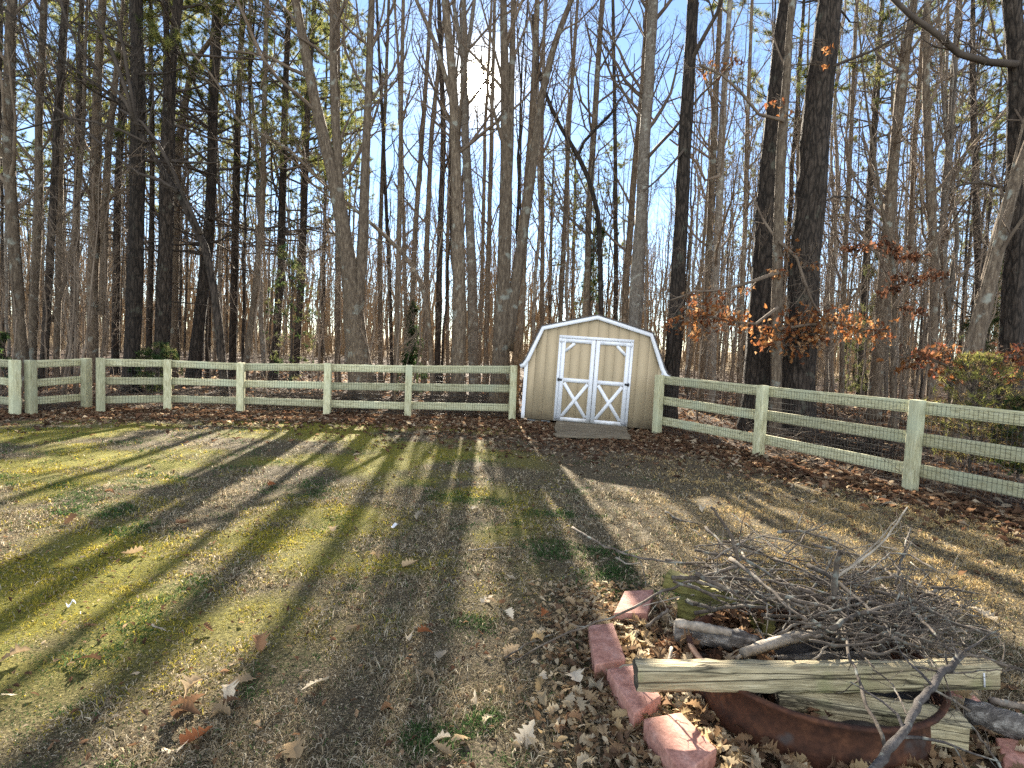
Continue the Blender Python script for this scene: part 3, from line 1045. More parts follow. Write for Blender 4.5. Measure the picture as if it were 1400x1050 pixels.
# ------------------------------------------------------------------ trees
def stem_line(px, Y, ground=True, top=None, g=None, wig=.03):
    g = g or rng
    P = [At(a, b, Y) for a, b, _ in px]
    R = [c * Y / F / 2 for _, _, c in px]
    if ground:
        d = P[0] - P[1]
        d = d / max(abs(d[2]), .05)
        d[:2] = np.clip(d[:2], -.35, .35)
        zb = P[0][2] + .15
        if zb > .05:
            P.insert(0, P[0] + d * zb * np.array([1, 1, 0]) - np.array([0, 0, zb]))
            R.insert(0, R[0] * 1.12)
    if top and P[-1][2] < top:
        d = nrm(P[-1] - P[-2])
        n = 4
        h = top - P[-1][2]
        for k in range(1, n + 1):
            d = nrm(d * np.array([.8, .8, 1]))
            P.append(P[-1] + d * h / n / max(d[2], .3))
            R.append(R[-1] * .62)
    L = np.linalg.norm(np.diff(np.array(P), axis=0), axis=1).sum()
    n = int(np.clip(L / .45, 5, 48))
    P, R = resample(P, R, n)
    wv = np.stack([vn(np.arange(n) * .5, 0 * P[:, 0] + s, 1.6, int(g.integers(9e5))) - .5 for s in (0, 7)], 1) * wig
    wv[:2] *= .2
    P[:, :2] += wv
    return P, R


def flare(P, R):
    z = P[:, 2]
    return R * (1 + .38 * np.exp(-np.clip(z, 0, None) / .35))


def crown_levels(Ps, Rs, per, ratio, ang, lm, u0, up=.1, lv=(6, 4), g=None, rmin=.0035):
    """branch levels on several stems, returns list of (P, R, sides)"""
    out = []
    A = [spawn(P[None], R[None], p_, ratio, ang, 7, up, .14, u0, .99, .4, .006, g, lm) for P, R, p_ in zip(Ps, Rs, per) if p_ > 0]
    if not A:
        return out
    B = (np.concatenate([a[0] for a in A]), np.concatenate([a[1] for a in A]))
    out.append((*B, 4))
    if lv[0]:
        C = spawn(*B, lv[0], .5, (28, 65), 5, up * .6, .2, .15, 1, .6, rmin * 1.15, g, (.25, 2.4))
        out.append((*C, 3))
        if lv[1]:
            D = spawn(*C, lv[1], .55, (28, 70), 4, up * .4, .24, .15, 1, .7, rmin, g, (.15, 1.1))
            out.append((*D, 3))
    return out


NEEDLEC = np.array([[.13, .15, .045], [.20, .21, .06], [.29, .27, .085], [.09, .11, .04]])


def needles(mb, C, g, per=12, ln=.15, wd=.014, cols=NEEDLEC, updir=.25):
    m = len(C)
    d = nrm(g.normal(size=(m, per, 3)) + np.array([0, 0, updir]))
    l = ln * (.7 + .6 * g.random((m, per, 1)))
    s = nrm(np.cross(d, g.normal(size=(m, per, 3)))) * wd
    c = C[:, None, :]
    v = np.stack([c + d * l * .1 - s, c + d * l * .1 + s, c + d * l], 2).reshape(-1, 3)
    t = np.arange(m * per * 3).reshape(-1, 3)
    cc = np.repeat(cols[g.integers(0, len(cols), m)] * (.7 + .6 * g.random(m))[:, None], per, 0)
    mb.add(v, None, t, cc)


def tips(P, g, n):
    """n points along the outer half of every tube"""
    m, k, _ = P.shape
    f = (k - 1) * (.35 + .64 * g.random((m, n)))
    i = np.minimum(f.astype(int), k - 2)
    w = (f - i)[..., None]
    a = np.arange(m)[:, None]
    return (P[a, i] * (1 - w) + P[a, i + 1] * w).reshape(-1, 3)


LIT_PX = [(100, 600), (180, 597), (60, 700), (150, 680), (250, 640), (330, 602), (430, 597), (400, 622), (460, 652), (380, 682), (270, 720), (200, 770), (100, 770), (150, 830), (60, 640), (20, 740),
          (740, 640), (760, 690), (800, 720), (830, 770), (650, 640), (690, 690), (650, 690), (1040, 640), (1060, 680), (1100, 700), (1150, 720), (1200, 740), (1000, 700), (1050, 730), (1130, 760),
          (1250, 780), (1300, 800), (1380, 830), (1350, 760), (850, 880), (900, 1000), (1000, 900), (1250, 900), (980, 760), (820, 960), (760, 960)]
LIT_PX += [(a + 20 * (b // 40 % 2), b) for a in range(1000, 1400, 60) for b in range(655, 850, 40)]
LITW = np.array([G(*p) for p in LIT_PX])
SH = SUN[:2] / np.linalg.norm(SUN[:2])
TANEL = SUN[2] / np.linalg.norm(SUN[:2])


def blocks(x, y, r, z0=0, z1=99):
    d = np.array([x, y]) - LITW[:, :2]
    al = d @ SH
    cr = np.abs(d[:, 0] * SH[1] - d[:, 1] * SH[0])
    h = al * TANEL
    return bool(((al > 0) & (cr < r) & (h > z0) & (h < z1)).any())


BK = {'pine': 'bark_dark', 'dark': 'bark_dark', 'grey': 'bark_grey', 'pale': 'bark_pale'}
TNAME = {'pine': 'pine_tree', 'dark': 'dark_barked_tree', 'grey': 'hardwood_tree', 'pale': 'hardwood_tree'}


def near_tree(kind, Y, stems, label, top=16, u0=.25, per=12, lm=(.8, 3.4), lv=(6, 4), up=.17, ang=(24, 56), crown_z=6.2, extra=None, name=None, needle_n=1.0, more=(), rmin=.0034):
    g = np.random.default_rng(abs(hash_(label)))
    Ps, Rs = [], []
    for i, s in enumerate(stems):
        s, o = (s, {}) if not isinstance(s, tuple) else s
        P, R = stem_line(s, Y + o.get('dy', 0), o.get('ground', i == 0), o.get('top', top), g)
        if o.get('ground', i == 0):
            R = flare(P, R)
        Ps.append(P)
        Rs.append(R)
    t = thing(name or TNAME[kind], label, 'tree', (Ps[0][0][0], Ps[0][0][1], 0))
    tb = MB()
    for P, R in zip(Ps, Rs):
        k = 14 if R[0] > .12 else (10 if R[0] > .06 else 7)
        tube1(tb, P, R, k, True, .16 if R[0] > .1 else .1, seed=int(g.integers(9e6)))
    tb.build('trunk', M[BK[kind]], t, smooth=True)
    cr = MB()
    if isinstance(per, int):
        if kind in ('grey', 'pale'):
            per = int(per * 1.3)
        per = [per] + [max(4, int(per * .8))] * (len(Ps) - 1)
    if kind == 'pine':
        P, R = Ps[0], Rs[0]
        hz = P[:, 2]
        us = float(np.interp(crown_z, hz, np.linspace(0, 1, len(hz))))
        dead = spawn(P[None], R[None], per[0], .2, (65, 100), 6, .02, .12, u0, max(us, u0 + .05), .28, .006, g, (.4, 2.2))
        for Q, RR, k in [(*dead, 4), (*spawn(*dead, 4, .45, (30, 70), 4, 0, .2, .2, 1, .6, .0035, g, (.2, .9)), 3)]:
            cr.add(*tubes(Q, RR, k))
        if us < .97:
            live = spawn(P[None], R[None], 30, .25, (55, 90), 6, .1, .1, us, .995, .35, .008, g, (1.1, 3.6))
            l2 = spawn(*live, 6, .45, (25, 60), 4, .12, .15, .3, 1, .6, .005, g, (.3, 1.3))
            cr.add(*tubes(*live, 4))
            cr.add(*tubes(*l2, 3))
            nb = MB()
            needles(nb, tips(l2[0], g, max(1, int(6 * needle_n))), g, 22, .16, .0062)
            nb.build('needles', M['needle'], t)
    else:
        for Q, RR, k in crown_levels(Ps, Rs, per, .3, ang, lm, u0, up, lv, g, rmin):
            cr.add(*tubes(Q, RR, k))
    if extra:
        for s in extra:
            P, R = stem_line(s, Y - .15, False, None, g, .02)
            tube1(cr, P, R, 6, True)
            for Q, RR, k in crown_levels([P], [R], [9], .32, (30, 70), (.3, 1.6), .15, .06, (4, 3), g):
                cr.add(*tubes(Q, RR, k))
    for Q, RR, k in more:
        cr.add(*tubes(Q, RR, k))
    if cr.n:
        cr.build('crown', M['twig_dark' if kind in ('pine', 'dark') else 'twig'], t)
    return t, Ps, Rs, g


def hash_(s):
    h = 7
    for ch in s:
        h = (h * 131 + ord(ch)) % 2147483647
    return h


nt_ = near_tree
# left third
nt_('grey', 15.0, [[(30, 492, 15), (24, 400, 14), (17, 300, 14), (11, 200, 14), (13, 60, 12), (16, 0, 11)]], 'dark upright trunk nearest the left end of the fence, bowed slightly', per=16)
nt_('grey', 16.5, [[(44, 492, 11), (52, 300, 11), (54, 150, 9), (60, 0, 8)]], 'slim trunk standing just behind the paired corner posts', per=12)
nt_('dark', 16, [[(60, 495, 10), (66, 400, 9), (72, 300, 9), (76, 200, 8), (84, 60, 7), (88, 0, 6)]], 'thin dark trunk leaning a little above the angled fence piece', per=12)
nt_('grey', 17, [[(78, 495, 8), (82, 300, 8), (83, 150, 7), (92, 0, 6)], [(72, 440, 6), (96, 360, 6), (106, 300, 6), (113, 200, 5), (118, 60, 4)]], 'twin stemmed slim tree forking low over the angled fence', per=12)
nt_('grey', 18, [[(128, 495, 14), (127, 380, 14), (131, 260, 13), (133, 120, 11), (140, 0, 9)], ([(140, 430, 10), (143, 300, 10), (150, 180, 8), (163, 60, 6)], {})], 'double trunked grey tree behind the wide corner posts', per=14)
nt_('pine', 16.0, [[(180, 505, 20), (185, 380, 19), (188, 250, 18), (190, 120, 17), (187, 0, 15)]], 'tall straight dark pine trunk just right of the wide corner posts', crown_z=10.5, per=12, u0=.35)
nt_('pine', 17.0, [[(220, 505, 19), (226, 350, 18), (229, 220, 17), (232, 110, 14), (241, 30, 12), (244, 0, 12)]], 'tall dark pine with a kink high up, second thick trunk along the back fence', crown_z=8.2, per=12, u0=.35)
nt_('grey', 21, [[(236, 500, 12), (239, 330, 12), (243, 200, 10), (262, 90, 7), (300, 40, 5)]], 'grey trunk half hidden behind the kinked pine', per=10)
nt_('dark', 20, [[(203, 500, 8), (207, 330, 7), (208, 180, 6), (206, 20, 5)]], 'thin dark pole of a tree between the two thick pines', per=10)
nt_('pine', 19, [[(266, 502, 16), (280, 380, 14), (287, 300, 13), (291, 200, 11), (295, 90, 9), (300, 0, 7)]], 'slightly leaning pine trunk behind the bent bare tree', crown_z=6.2, per=16, u0=.25)
nt_('dark', 14.6, [[(304, 500, 11), (300, 455, 11), (292, 390, 10), (282, 340, 10), (262, 300, 9), (243, 263, 8), (215, 222, 7), (192, 182, 7), (182, 155, 6), (150, 128, 5), (100, 95, 4), (50, 48, 3), (0, 8, 3)]],
    'bent bare tree arching to the left with long dark limbs over the back fence', top=None, u0=.35, per=16, lm=(.5, 2.2), name='bent_tree',
    extra=[[(188, 172, 6), (165, 125, 5), (140, 105, 4), (115, 75, 4), (95, 40, 3), (80, -10, 3)], [(184, 165, 6), (172, 120, 5), (150, 62, 5), (128, 20, 4), (100, -20, 3)],
           [(243, 263, 6), (215, 243, 5), (188, 238, 4), (130, 190, 4), (60, 135, 3), (-10, 92, 3)], [(275, 320, 6), (255, 275, 5), (228, 215, 5), (200, 170, 4), (165, 150, 3)],
           [(190, 178, 5), (178, 120, 5), (168, 60, 4), (155, 0, 3)], [(200, 195, 4), (150, 170, 3), (90, 160, 3), (20, 180, 2)]])
nt_('grey', 19, [[(336, 500, 9), (349, 400, 8), (358, 300, 8), (361, 150, 7), (365, 0, 6)]], 'slim grey trunk right of the bent bare tree', per=12)
nt_('pine', 21, [[(375, 500, 11), (384, 380, 11), (387, 250, 10), (390, 120, 8), (395, 0, 7)]], 'slender pine with green crown left of the big forked tree', crown_z=5.7, per=14, u0=.25)
nt_('pine', 23, [[(318, 500, 9), (322, 300, 9), (326, 150, 7), (332, 0, 6)]], 'slender pine with pale green crown behind the bent bare tree', crown_z=6.2, per=14, u0=.25)
nt_('pine', 24, [[(404, 500, 9), (413, 380, 9), (417, 260, 8), (422, 120, 7), (430, 0, 6)]], 'slender leaning pine close left of the big forked tree', crown_z=6.7, per=12, u0=.3)
nt_('pine', 22, [[(158, 500, 9), (160, 300, 9), (166, 150, 8), (172, 0, 6)]], 'slender pine just left of the tallest straight pine trunk', crown_z=6.7, per=12, u0=.3)
nt_('pine', 21, [[(100, 500, 9), (104, 300, 9), (108, 150, 8), (112, 0, 6)]], 'slender pine behind the angled fence piece with dark needles', crown_z=6.7, per=12, u0=.3)
nt_('pine', 20, [[(-12, 500, 11), (-8, 300, 10), (-4, 150, 9), (0, 0, 7)]], 'pine with dark needles at the far left edge of the woods', crown_z=6.2, per=12, u0=.3)
# centre
nt_('grey', 15.2, [[(494, 510, 34), (486, 460, 28), (481, 410, 24), (477, 360, 22), (468, 300, 18), (455, 235, 16), (432, 140, 14), (418, 70, 12), (404, 0, 10)],
                   [(480, 420, 15), (470, 330, 14), (462, 240, 12), (458, 160, 11), (456, 60, 10), (455, 0, 9)], [(488, 440, 16), (494, 370, 14), (498, 280, 13), (503, 150, 10), (508, 0, 8)]],
    'big forked grey tree with three leaning stems at the middle of the back fence', per=14, u0=.35, top=15, name='forked_tree')
nt_('grey', 20, [[(462, 500, 8), (462, 350, 8), (461, 200, 6), (463, 0, 5)]], 'straight slim trunk close left of the big forked tree', per=10)
nt_('grey', 16.2, [[(590, 500, 7), (584, 420, 7), (572, 375, 6), (546, 340, 6), (500, 298, 5), (448, 256, 5), (395, 203, 4), (322, 165, 3), (298, 112, 3), (252, 60, 2)]], 'thin sapling leaning far to the left across the big forked tree', top=None, u0=.3, per=14, lm=(.4, 1.8), name='leaning_sapling')
for i, (xs_, Y, k, lab) in enumerate([
        ((542, 545, 548, 551, 7), 18, 'grey', 'slim grey trunk, first to the right of the forked tree'),
        ((560, 566, 577, 590, 7), 19, 'grey', 'slim grey trunk leaning gently right, second past the forked tree'),
        ((536, 531, 524, 515, 5), 21, 'dark', 'thin dark trunk leaning left behind the forked tree'),
        ((580, 583, 590, 610, 7), 22, 'grey', 'slim grey trunk with a fine crown behind the cedar'),
        ((598, 601, 606, 600, 8), 20, 'dark', 'dark slim trunk left of the pair below the sun'),
        ((612, 611, 616, 622, 5), 24, 'grey', 'very thin trunk left of the pair below the sun'),
        ((664, 668, 672, 676, 6), 22, 'grey', 'slim trunk standing just right of the sun'),
        ((655, 660, 663, 672, 5), 25, 'grey', 'very thin trunk passing at the right edge of the sun'),
        ((740, 742, 741, 745, 6), 24, 'grey', 'thin straight trunk behind the left shoulder of the shed roof'),
        ((762, 770, 778, 790, 6), 23, 'grey', 'thin trunk leaning right above the shed roof'),
        ((842, 842, 841, 838, 6), 24, 'dark', 'thin dark trunk above the shed ridge, right half'),
        ((520, 519, 525, 532, 6), 22, 'grey', 'slender trunk close right of the forked tree stems'),
        ((555, 553, 549, 540, 5), 26, 'grey', 'far thin trunk between the slim grey pair')]):
    a, b, c, d, w_ = xs_
    nt_(k, Y, [[(a, 500, w_), (b, 350, w_), (c, 180, w_ * .85), (d, 0, w_ * .65)]], lab, per=9, u0=.3, lm=(.5, 2.2), lv=(4, 3), rmin=.0024)
nt_('grey', 15.5, [[(626, 510, 18), (628, 400, 17), (625, 300, 15), (623, 200, 13), (618, 90, 11), (608, 0, 9)], [(621, 150, 7), (600, 70, 6), (578, 20, 5), (560, -20, 4)]], 'upright grey trunk just left of the sun', per=12, u0=.35)
nt_('pale', 16.5, [[(648, 510, 14), (646, 400, 13), (642, 300, 12), (637, 200, 11), (634, 130, 10), (634, 84, 9)], [(634, 90, 7), (626, 40, 6), (619, 0, 5)], [(634, 92, 7), (644, 45, 6), (649, 0, 5)]], 'grey tree that forks right beside the sun', per=10, u0=.4)
nt_('grey', 15.2, [[(684, 512, 26), (687, 450, 22), (689, 380, 19), (692, 280, 17), (692, 180, 15), (690, 80, 11), (688, 0, 9)], [(694, 480, 17), (700, 420, 15), (712, 340, 13), (727, 240, 11), (739, 140, 9), (757, 60, 8), (786, -10, 6)],
                   [(692, 300, 10), (698, 200, 9), (700, 90, 8), (702, 0, 6)]], 'stout multi stemmed grey tree behind the fence end beside the shed', per=12, u0=.35, name='multi_stemmed_tree')
nt_('grey', 16, [[(705, 505, 12), (712, 400, 12), (718, 300, 11), (727, 180, 10), (732, 80, 8), (735, 0, 7)]], 'grey trunk leaning right between the stout tree and the shed', per=12, u0=.35)
nt_('grey', 17, [[(800, 460, 8), (803, 380, 8), (805, 300, 8), (812, 180, 8), (818, 80, 7), (824, 0, 7)]], 'slim straight trunk above the middle of the shed roof', per=12)
nt_('dark', 16.5, [[(822, 445, 7), (821, 370, 7), (818, 292, 6), (803, 240, 6), (786, 205, 6), (768, 178, 5), (748, 135, 5), (733, 80, 4), (728, 20, 4)], [(790, 212, 5), (800, 190, 4), (812, 178, 4), (840, 150, 3)]], 'crooked dark tree leaning left above the shed ridge', top=None, u0=.3, per=12, lm=(.4, 1.7), name='crooked_tree')
nt_('pale', 16.0, [[(866, 470, 19), (870, 400, 18), (876, 300, 16), (882, 180, 15), (888, 80, 14), (893, 0, 13)]], 'pale straight trunk rising behind the right shoulder of the shed roof', per=12, u0=.4)
nt_('grey', 19, [[(852, 470, 9), (856, 380, 9), (865, 260, 8), (878, 120, 7), (885, 0, 6)]], 'thin trunk close left of the pale trunk behind the shed', per=12)
nt_('pine', 62, [[(782, 470, 5), (783, 400, 5), (785, 300, 4), (787, 205, 2)]], 'slim pine with dark tufted crown above the left half of the shed', crown_z=12.5, per=12, u0=.25, top=None)
nt_('pine', 66, [[(752, 480, 5), (752, 400, 5), (754, 300, 4), (757, 212, 2)]], 'small far pine with tufted crown left above the shed', crown_z=13, per=10, u0=.25, top=None)
# right third
nt_('dark', 14.5, [[(917, 520, 22), (924, 420, 20), (930, 320, 19), (935, 220, 18), (941, 110, 17), (948, 0, 15)]], 'thick dark trunk directly right of the shed', per=8, u0=.5, extra=[[(935, 205, 4), (905, 240, 3), (880, 262, 2)]])
nt_('grey', 17.5, [[(958, 530, 10), (965, 420, 10), (971, 320, 9), (975, 200, 8), (981, 80, 7), (985, 0, 6)]], 'left one of the two slim trunks between the shed tree and the big dark pair', per=10)
nt_('pale', 17, [[(972, 535, 11), (975, 430, 11), (981, 320, 10), (986, 220, 9), (992, 100, 7), (998, 0, 6)]], 'right paler one of the two slim trunks beside the thick dark trunk', per=10, extra=[[(985, 240, 5), (965, 250, 4), (955, 225, 4), (935, 205, 3), (915, 190, 2)]])
T21 = nt_('dark', 13.6, [[(1034, 555, 38), (1038, 480, 36), (1044, 380, 34), (1052, 260, 30), (1060, 150, 27), (1070, 60, 24), (1078, 0, 22)]], 'massive dark furrowed trunk, left one of the big pair right of the shed', per=6, u0=.55, lm=(1, 4))
T22 = nt_('dark', 13.2, [[(1088, 560, 44), (1093, 480, 42), (1099, 380, 38), (1107, 270, 36), (1116, 160, 34), (1125, 80, 32), (1134, 0, 30)]], 'massive dark furrowed trunk, right one of the big pair right of the shed', per=6, u0=.55, lm=(1, 4),
         extra=[[(1120, 98, 4), (1160, 82, 4), (1205, 65, 3), (1255, 30, 3), (1310, -15, 2)], [(1098, 300, 4), (1130, 270, 3), (1160, 265, 3), (1185, 285, 2)]])
nt_('grey', 17, [[(1196, 545, 17), (1204, 440, 15), (1212, 330, 14), (1222, 220, 13), (1232, 120, 12), (1244, 40, 10), (1250, 0, 9)]], 'straight dark grey trunk standing alone right of the massive pair', per=18, u0=.2)
nt_('grey', 16.5, [[(1272, 560, 12), (1276, 450, 11), (1276, 330, 11), (1270, 220, 11), (1266, 120, 9), (1268, 0, 8)]], 'slim knotty trunk rising behind the evergreen bush', per=18, u0=.2)
nt_('pale', 18, [[(1302, 560, 9), (1298, 450, 9), (1288, 330, 9), (1296, 220, 9), (1303, 120, 8), (1312, 0, 7)], [(1296, 420, 6), (1310, 330, 6), (1300, 240, 5), (1290, 150, 4), (1285, 60, 4)]], 'pale crooked twin stemmed tree behind the evergreen bush', per=14, u0=.2)
nt_('grey', 11.5, [[(1318, 545, 26), (1330, 480, 22), (1348, 400, 20), (1366, 320, 18), (1382, 260, 15), (1402, 205, 12), (1425, 140, 9)]], 'pale trunk leaning right over the fence beside the evergreen bush', per=12, u0=.35, top=9, lm=(.5, 2), lv=(5, 4))
nt_('dark', 12.0, [[(1378, 575, 30), (1384, 450, 27), (1389, 330, 25), (1392, 200, 25), (1392, 90, 24), (1384, 0, 22)]], 'thick dark trunk with a heavy crooked limb at the right end of the fence', per=8, u0=.5, lm=(.8, 3),
    extra=[[(1390, 88, 10), (1372, 80, 9), (1345, 86, 9), (1318, 82, 9), (1300, 62, 8), (1282, 48, 8), (1262, 35, 8), (1240, 18, 7), (1214, -8, 7)], [(1388, 268, 5), (1372, 258, 5), (1350, 250, 4), (1318, 250, 4), (1306, 255, 3)],
           [(1304, 78, 5), (1308, 95, 4), (1304, 130, 3), (1300, 190, 2)]])
nt_('grey', 15, [[(1398, 560, 20), (1404, 400, 18), (1408, 250, 16), (1412, 60, 13)]], 'trunk cut by the right edge of the view behind the limbed dark trunk', per=14, u0=.2)
nt_('grey', 20, [[(1236, 540, 8), (1238, 420, 7), (1246, 300, 7), (1252, 180, 6), (1262, 40, 5)]], 'thin trunk between the lone grey trunk and the knotty one', per=14, u0=.2)
nt_('grey', 20, [[(1150, 540, 7), (1152, 420, 7), (1158, 300, 6), (1165, 150, 5), (1172, 0, 4)]], 'thin trunk just right of the massive dark pair', per=14, u0=.2)
nt_('pine', 26, [[(1176, 540, 9), (1182, 400, 9), (1190, 250, 8), (1200, 100, 7), (1206, 0, 5)]], 'far slender pine with thin crown right of the massive pair', crown_z=10.5, per=14, u0=.2)
nt_('pine', 22, [[(1340, 540, 9), (1338, 400, 9), (1334, 250, 8), (1330, 100, 7), (1330, 0, 5)]], 'slender pine with green tufts behind the heavy crooked limb', crown_z=9, per=14, u0=.2)
nt_('grey', 19, [[(1010, 545, 7), (1014, 430, 7), (1018, 300, 6), (1022, 150, 5), (1028, 0, 4)]], 'thin trunk close left of the massive dark pair', per=14, u0=.2)


# young oaks that keep their dead leaves
def leafy_oak(Y, stems, limbs, clusters, label, cols, dens=1.0):
    LP = np.vstack([resample([At(a, b, Y - .15) for a, b, _ in s_], [1] * len(s_), 20)[0] for s_ in limbs] + [resample([At(a, b, Y) for a, b, _ in s_], [1] * len(s_), 20)[0] for s_ in stems])
    g = np.random.default_rng(hash_(label) + 1)
    more = []
    for (px, py, r, n) in clusters:
        C = At(px, py, Y - .1)
        rr = r * Y / F
        A = LP[np.argmin(((LP - C) ** 2).sum(1))]
        for _ in range(5):
            E = C + g.normal(size=3) * rr * .6
            Q = np.stack([A * (1 - f) + E * f + g.normal(size=3) * .02 * (0 < f < 1) + np.array([0, 0, .06 * math.sin(3.1 * f)]) for f in np.linspace(0, 1, 6)])
            more.append((Q[None], np.linspace(.008, .004, 6)[None], 3))
    t, Ps, Rs, g = near_tree('grey', Y, stems, label, per=5, u0=.25, lm=(.5, 1.6), lv=(4, 3), name='young_oak', extra=limbs, more=more)
    mb = MB()
    for (px, py, r, n) in clusters:
        C = At(px, py, Y - .1)
        rr = r * Y / F
        n = int(n * dens)
        n = int(n * 1.35)
        p = C + g.normal(size=(n, 3)) * rr * np.array([.6, .42, .34]) + np.array([0, 0, -.02])
        add_leaves(mb, p, .105, OAK[:3], .6, cols, g, True)
    mb.build('dead_leaves', M['leaf'], t)
    return t


ORANGE = np.array([[.32, .13, .045], [.38, .18, .07], [.24, .09, .04], [.42, .25, .13], [.17, .075, .04]])
DARKB = np.array([[.13, .06, .035], [.09, .045, .03], [.18, .085, .05], [.24, .11, .06]])
leafy_oak(12.6, [[(1060, 560, 14), (1062, 450, 14), (1064, 330, 13), (1068, 200, 13), (1072, 150, 11), (1078, 60, 9), (1084, 0, 8)]],
          [[(1064, 372, 6), (1040, 378, 5), (1015, 392, 4), (985, 397, 4), (950, 398, 3), (912, 412, 2)], [(1064, 420, 5), (1030, 446, 4), (1000, 440, 3), (960, 430, 3), (925, 440, 2)],
           [(1064, 450, 5), (1095, 445, 4), (1140, 440, 4), (1185, 452, 3), (1215, 450, 2)], [(1066, 330, 5), (1090, 352, 4), (1105, 400, 4), (1118, 428, 3), (1128, 440, 3)], [(1072, 165, 5), (1040, 160, 4), (1015, 128, 4), (985, 100, 3), (955, 88, 3)]],
          [(940, 432, 22, 40), (962, 425, 24, 50), (990, 432, 26, 60), (955, 452, 20, 30), (1010, 440, 20, 34), (920, 444, 14, 22), (975, 402, 16, 16), (945, 405, 12, 12), (1050, 455, 20, 36), (1040, 470, 16, 24),
           (1075, 448, 22, 46), (1100, 430, 26, 56), (1125, 440, 26, 56), (1150, 434, 24, 50), (1085, 475, 24, 46), (1110, 462, 20, 34), (1165, 455, 20, 34), (1190, 445, 22, 36), (1205, 462, 16, 20), (1062, 372, 14, 18), (1080, 345, 14, 14), (1112, 362, 12, 12),
           (1020, 395, 10, 9), (1060, 140, 10, 8), (1075, 155, 8, 6), (960, 95, 12, 8), (985, 92, 14, 10), (1005, 84, 12, 9), (1130, 66, 8, 6), (1128, 90, 6, 5)],
          'young oak holding bunches of orange dead leaves in front of the massive pair', ORANGE, .95)
leafy_oak(13.5, [[(1222, 560, 7), (1220, 460, 6), (1224, 380, 6), (1216, 340, 5), (1208, 300, 4)]],
          [[(1222, 400, 4), (1200, 345, 3), (1175, 328, 3), (1152, 322, 2)], [(1222, 420, 4), (1245, 380, 3), (1262, 345, 3), (1275, 330, 2)]],
          [(1166, 338, 12, 26), (1182, 336, 10, 20), (1205, 332, 10, 18), (1222, 340, 14, 30), (1235, 350, 12, 26), (1250, 352, 10, 18), (1226, 378, 10, 18), (1222, 395, 12, 22), (1248, 385, 9, 16), (1258, 425, 10, 20), (1268, 378, 12, 22), (1284, 372, 10, 16), (1206, 400, 8, 10), (1240, 420, 10, 14)],
          'thin young oak with small bunches of dark brown leaves right of the massive pair', DARKB, 1.0)
leafy_oak(10.2, [[(1300, 600, 9), (1306, 540, 8), (1320, 480, 7), (1336, 420, 5), (1350, 370, 4)]],
          [[(1310, 510, 5), (1280, 492, 4), (1250, 486, 3), (1225, 490, 2)], [(1315, 500, 5), (1350, 492, 4), (1385, 486, 3), (1420, 492, 2)]],
          [(1255, 490, 20, 34), (1280, 484, 22, 40), (1305, 495, 22, 36), (1330, 500, 24, 40), (1355, 490, 24, 44), (1385, 492, 26, 50), (1400, 480, 20, 36), (1290, 512, 20, 24), (1372, 510, 22, 30), (1235, 498, 14, 14)],
          'low young oak with red brown leaves drooping above the evergreen bush', np.vstack([DARKB, ORANGE[:2] * .8, [[.28, .10, .06]]]), 1.0)


# ---- understorey evergreens
def evergreen(name, label, px, base_py, top_py, Y, halfw, n, cols, ln, shape='cone', cat='tree', wd=.012):
    g = np.random.default_rng(hash_(label))
    B = At(px, base_py, Y)
    B[2] = 0
    T = At(px + 3, top_py, Y)
    t = thing(name, label, cat, (B[0], B[1], 0))
    h = T[2]
    P = np.linspace(B, T, 9) + g.normal(size=(9, 3)) * .02
    tb = MB()
    tube1(tb, P, np.linspace(.018 * h ** .7, .006, 9), 7)
    tb.build('trunk' if cat == 'tree' else 'stem', M['twig_dark'], t)
    u = g.random(n)
    hw = halfw * Y / F
    if shape == 'cone':
        u = .12 + .88 * u ** 1.25
        rad = hw * (1.08 - u) * np.sqrt(g.random(n)) * (.7 + .6 * vn(u * 9, 0 * u, 1, 5))
    else:
        u = .08 + .92 * u
        rad = hw * np.sin(np.clip(u, .05, .97) * math.pi) ** .5 * np.sqrt(g.random(n))
    a = g.random(n) * 6.283
    C = np.stack([B[0] + rad * np.cos(a), B[1] + rad * np.sin(a), u * h], 1)
    C += np.stack([vn(C[:, 0], C[:, 2], .5, 71) - .5, vn(C[:, 0], C[:, 2], .5, 72) - .5, vn(C[:, 1], C[:, 2], .4, 73) - .5], 1) * hw * .5
    keep = vn(C[:, 0] * 1.3 + C[:, 1], C[:, 2], .22, 74) > .42
    C = C[keep]
    br = MB()
    m = min(len(C), 160)
    E = C[:m]
    A0 = np.interp(np.clip(E[:, 2] * .8, .05, h), P[:, 2], np.arange(9))
    S0 = np.stack([np.interp(A0, np.arange(9), P[:, k]) for k in range(3)], 1)
    Q = np.stack([S0 * (1 - f) + E * f + np.array([0, 0, .05]) * f for f in (0, .35, .7, 1)], 1)
    br.add(*tubes(Q, np.full(Q.shape[:2], .005), 3))
    br.build('branchlets', M['twig_dark'], t)
    nb = MB()
    needles(nb, C, g, 14, ln, wd, np.asarray(cols), .3)
    nb.build('foliage', M['needle'], t)
    return t


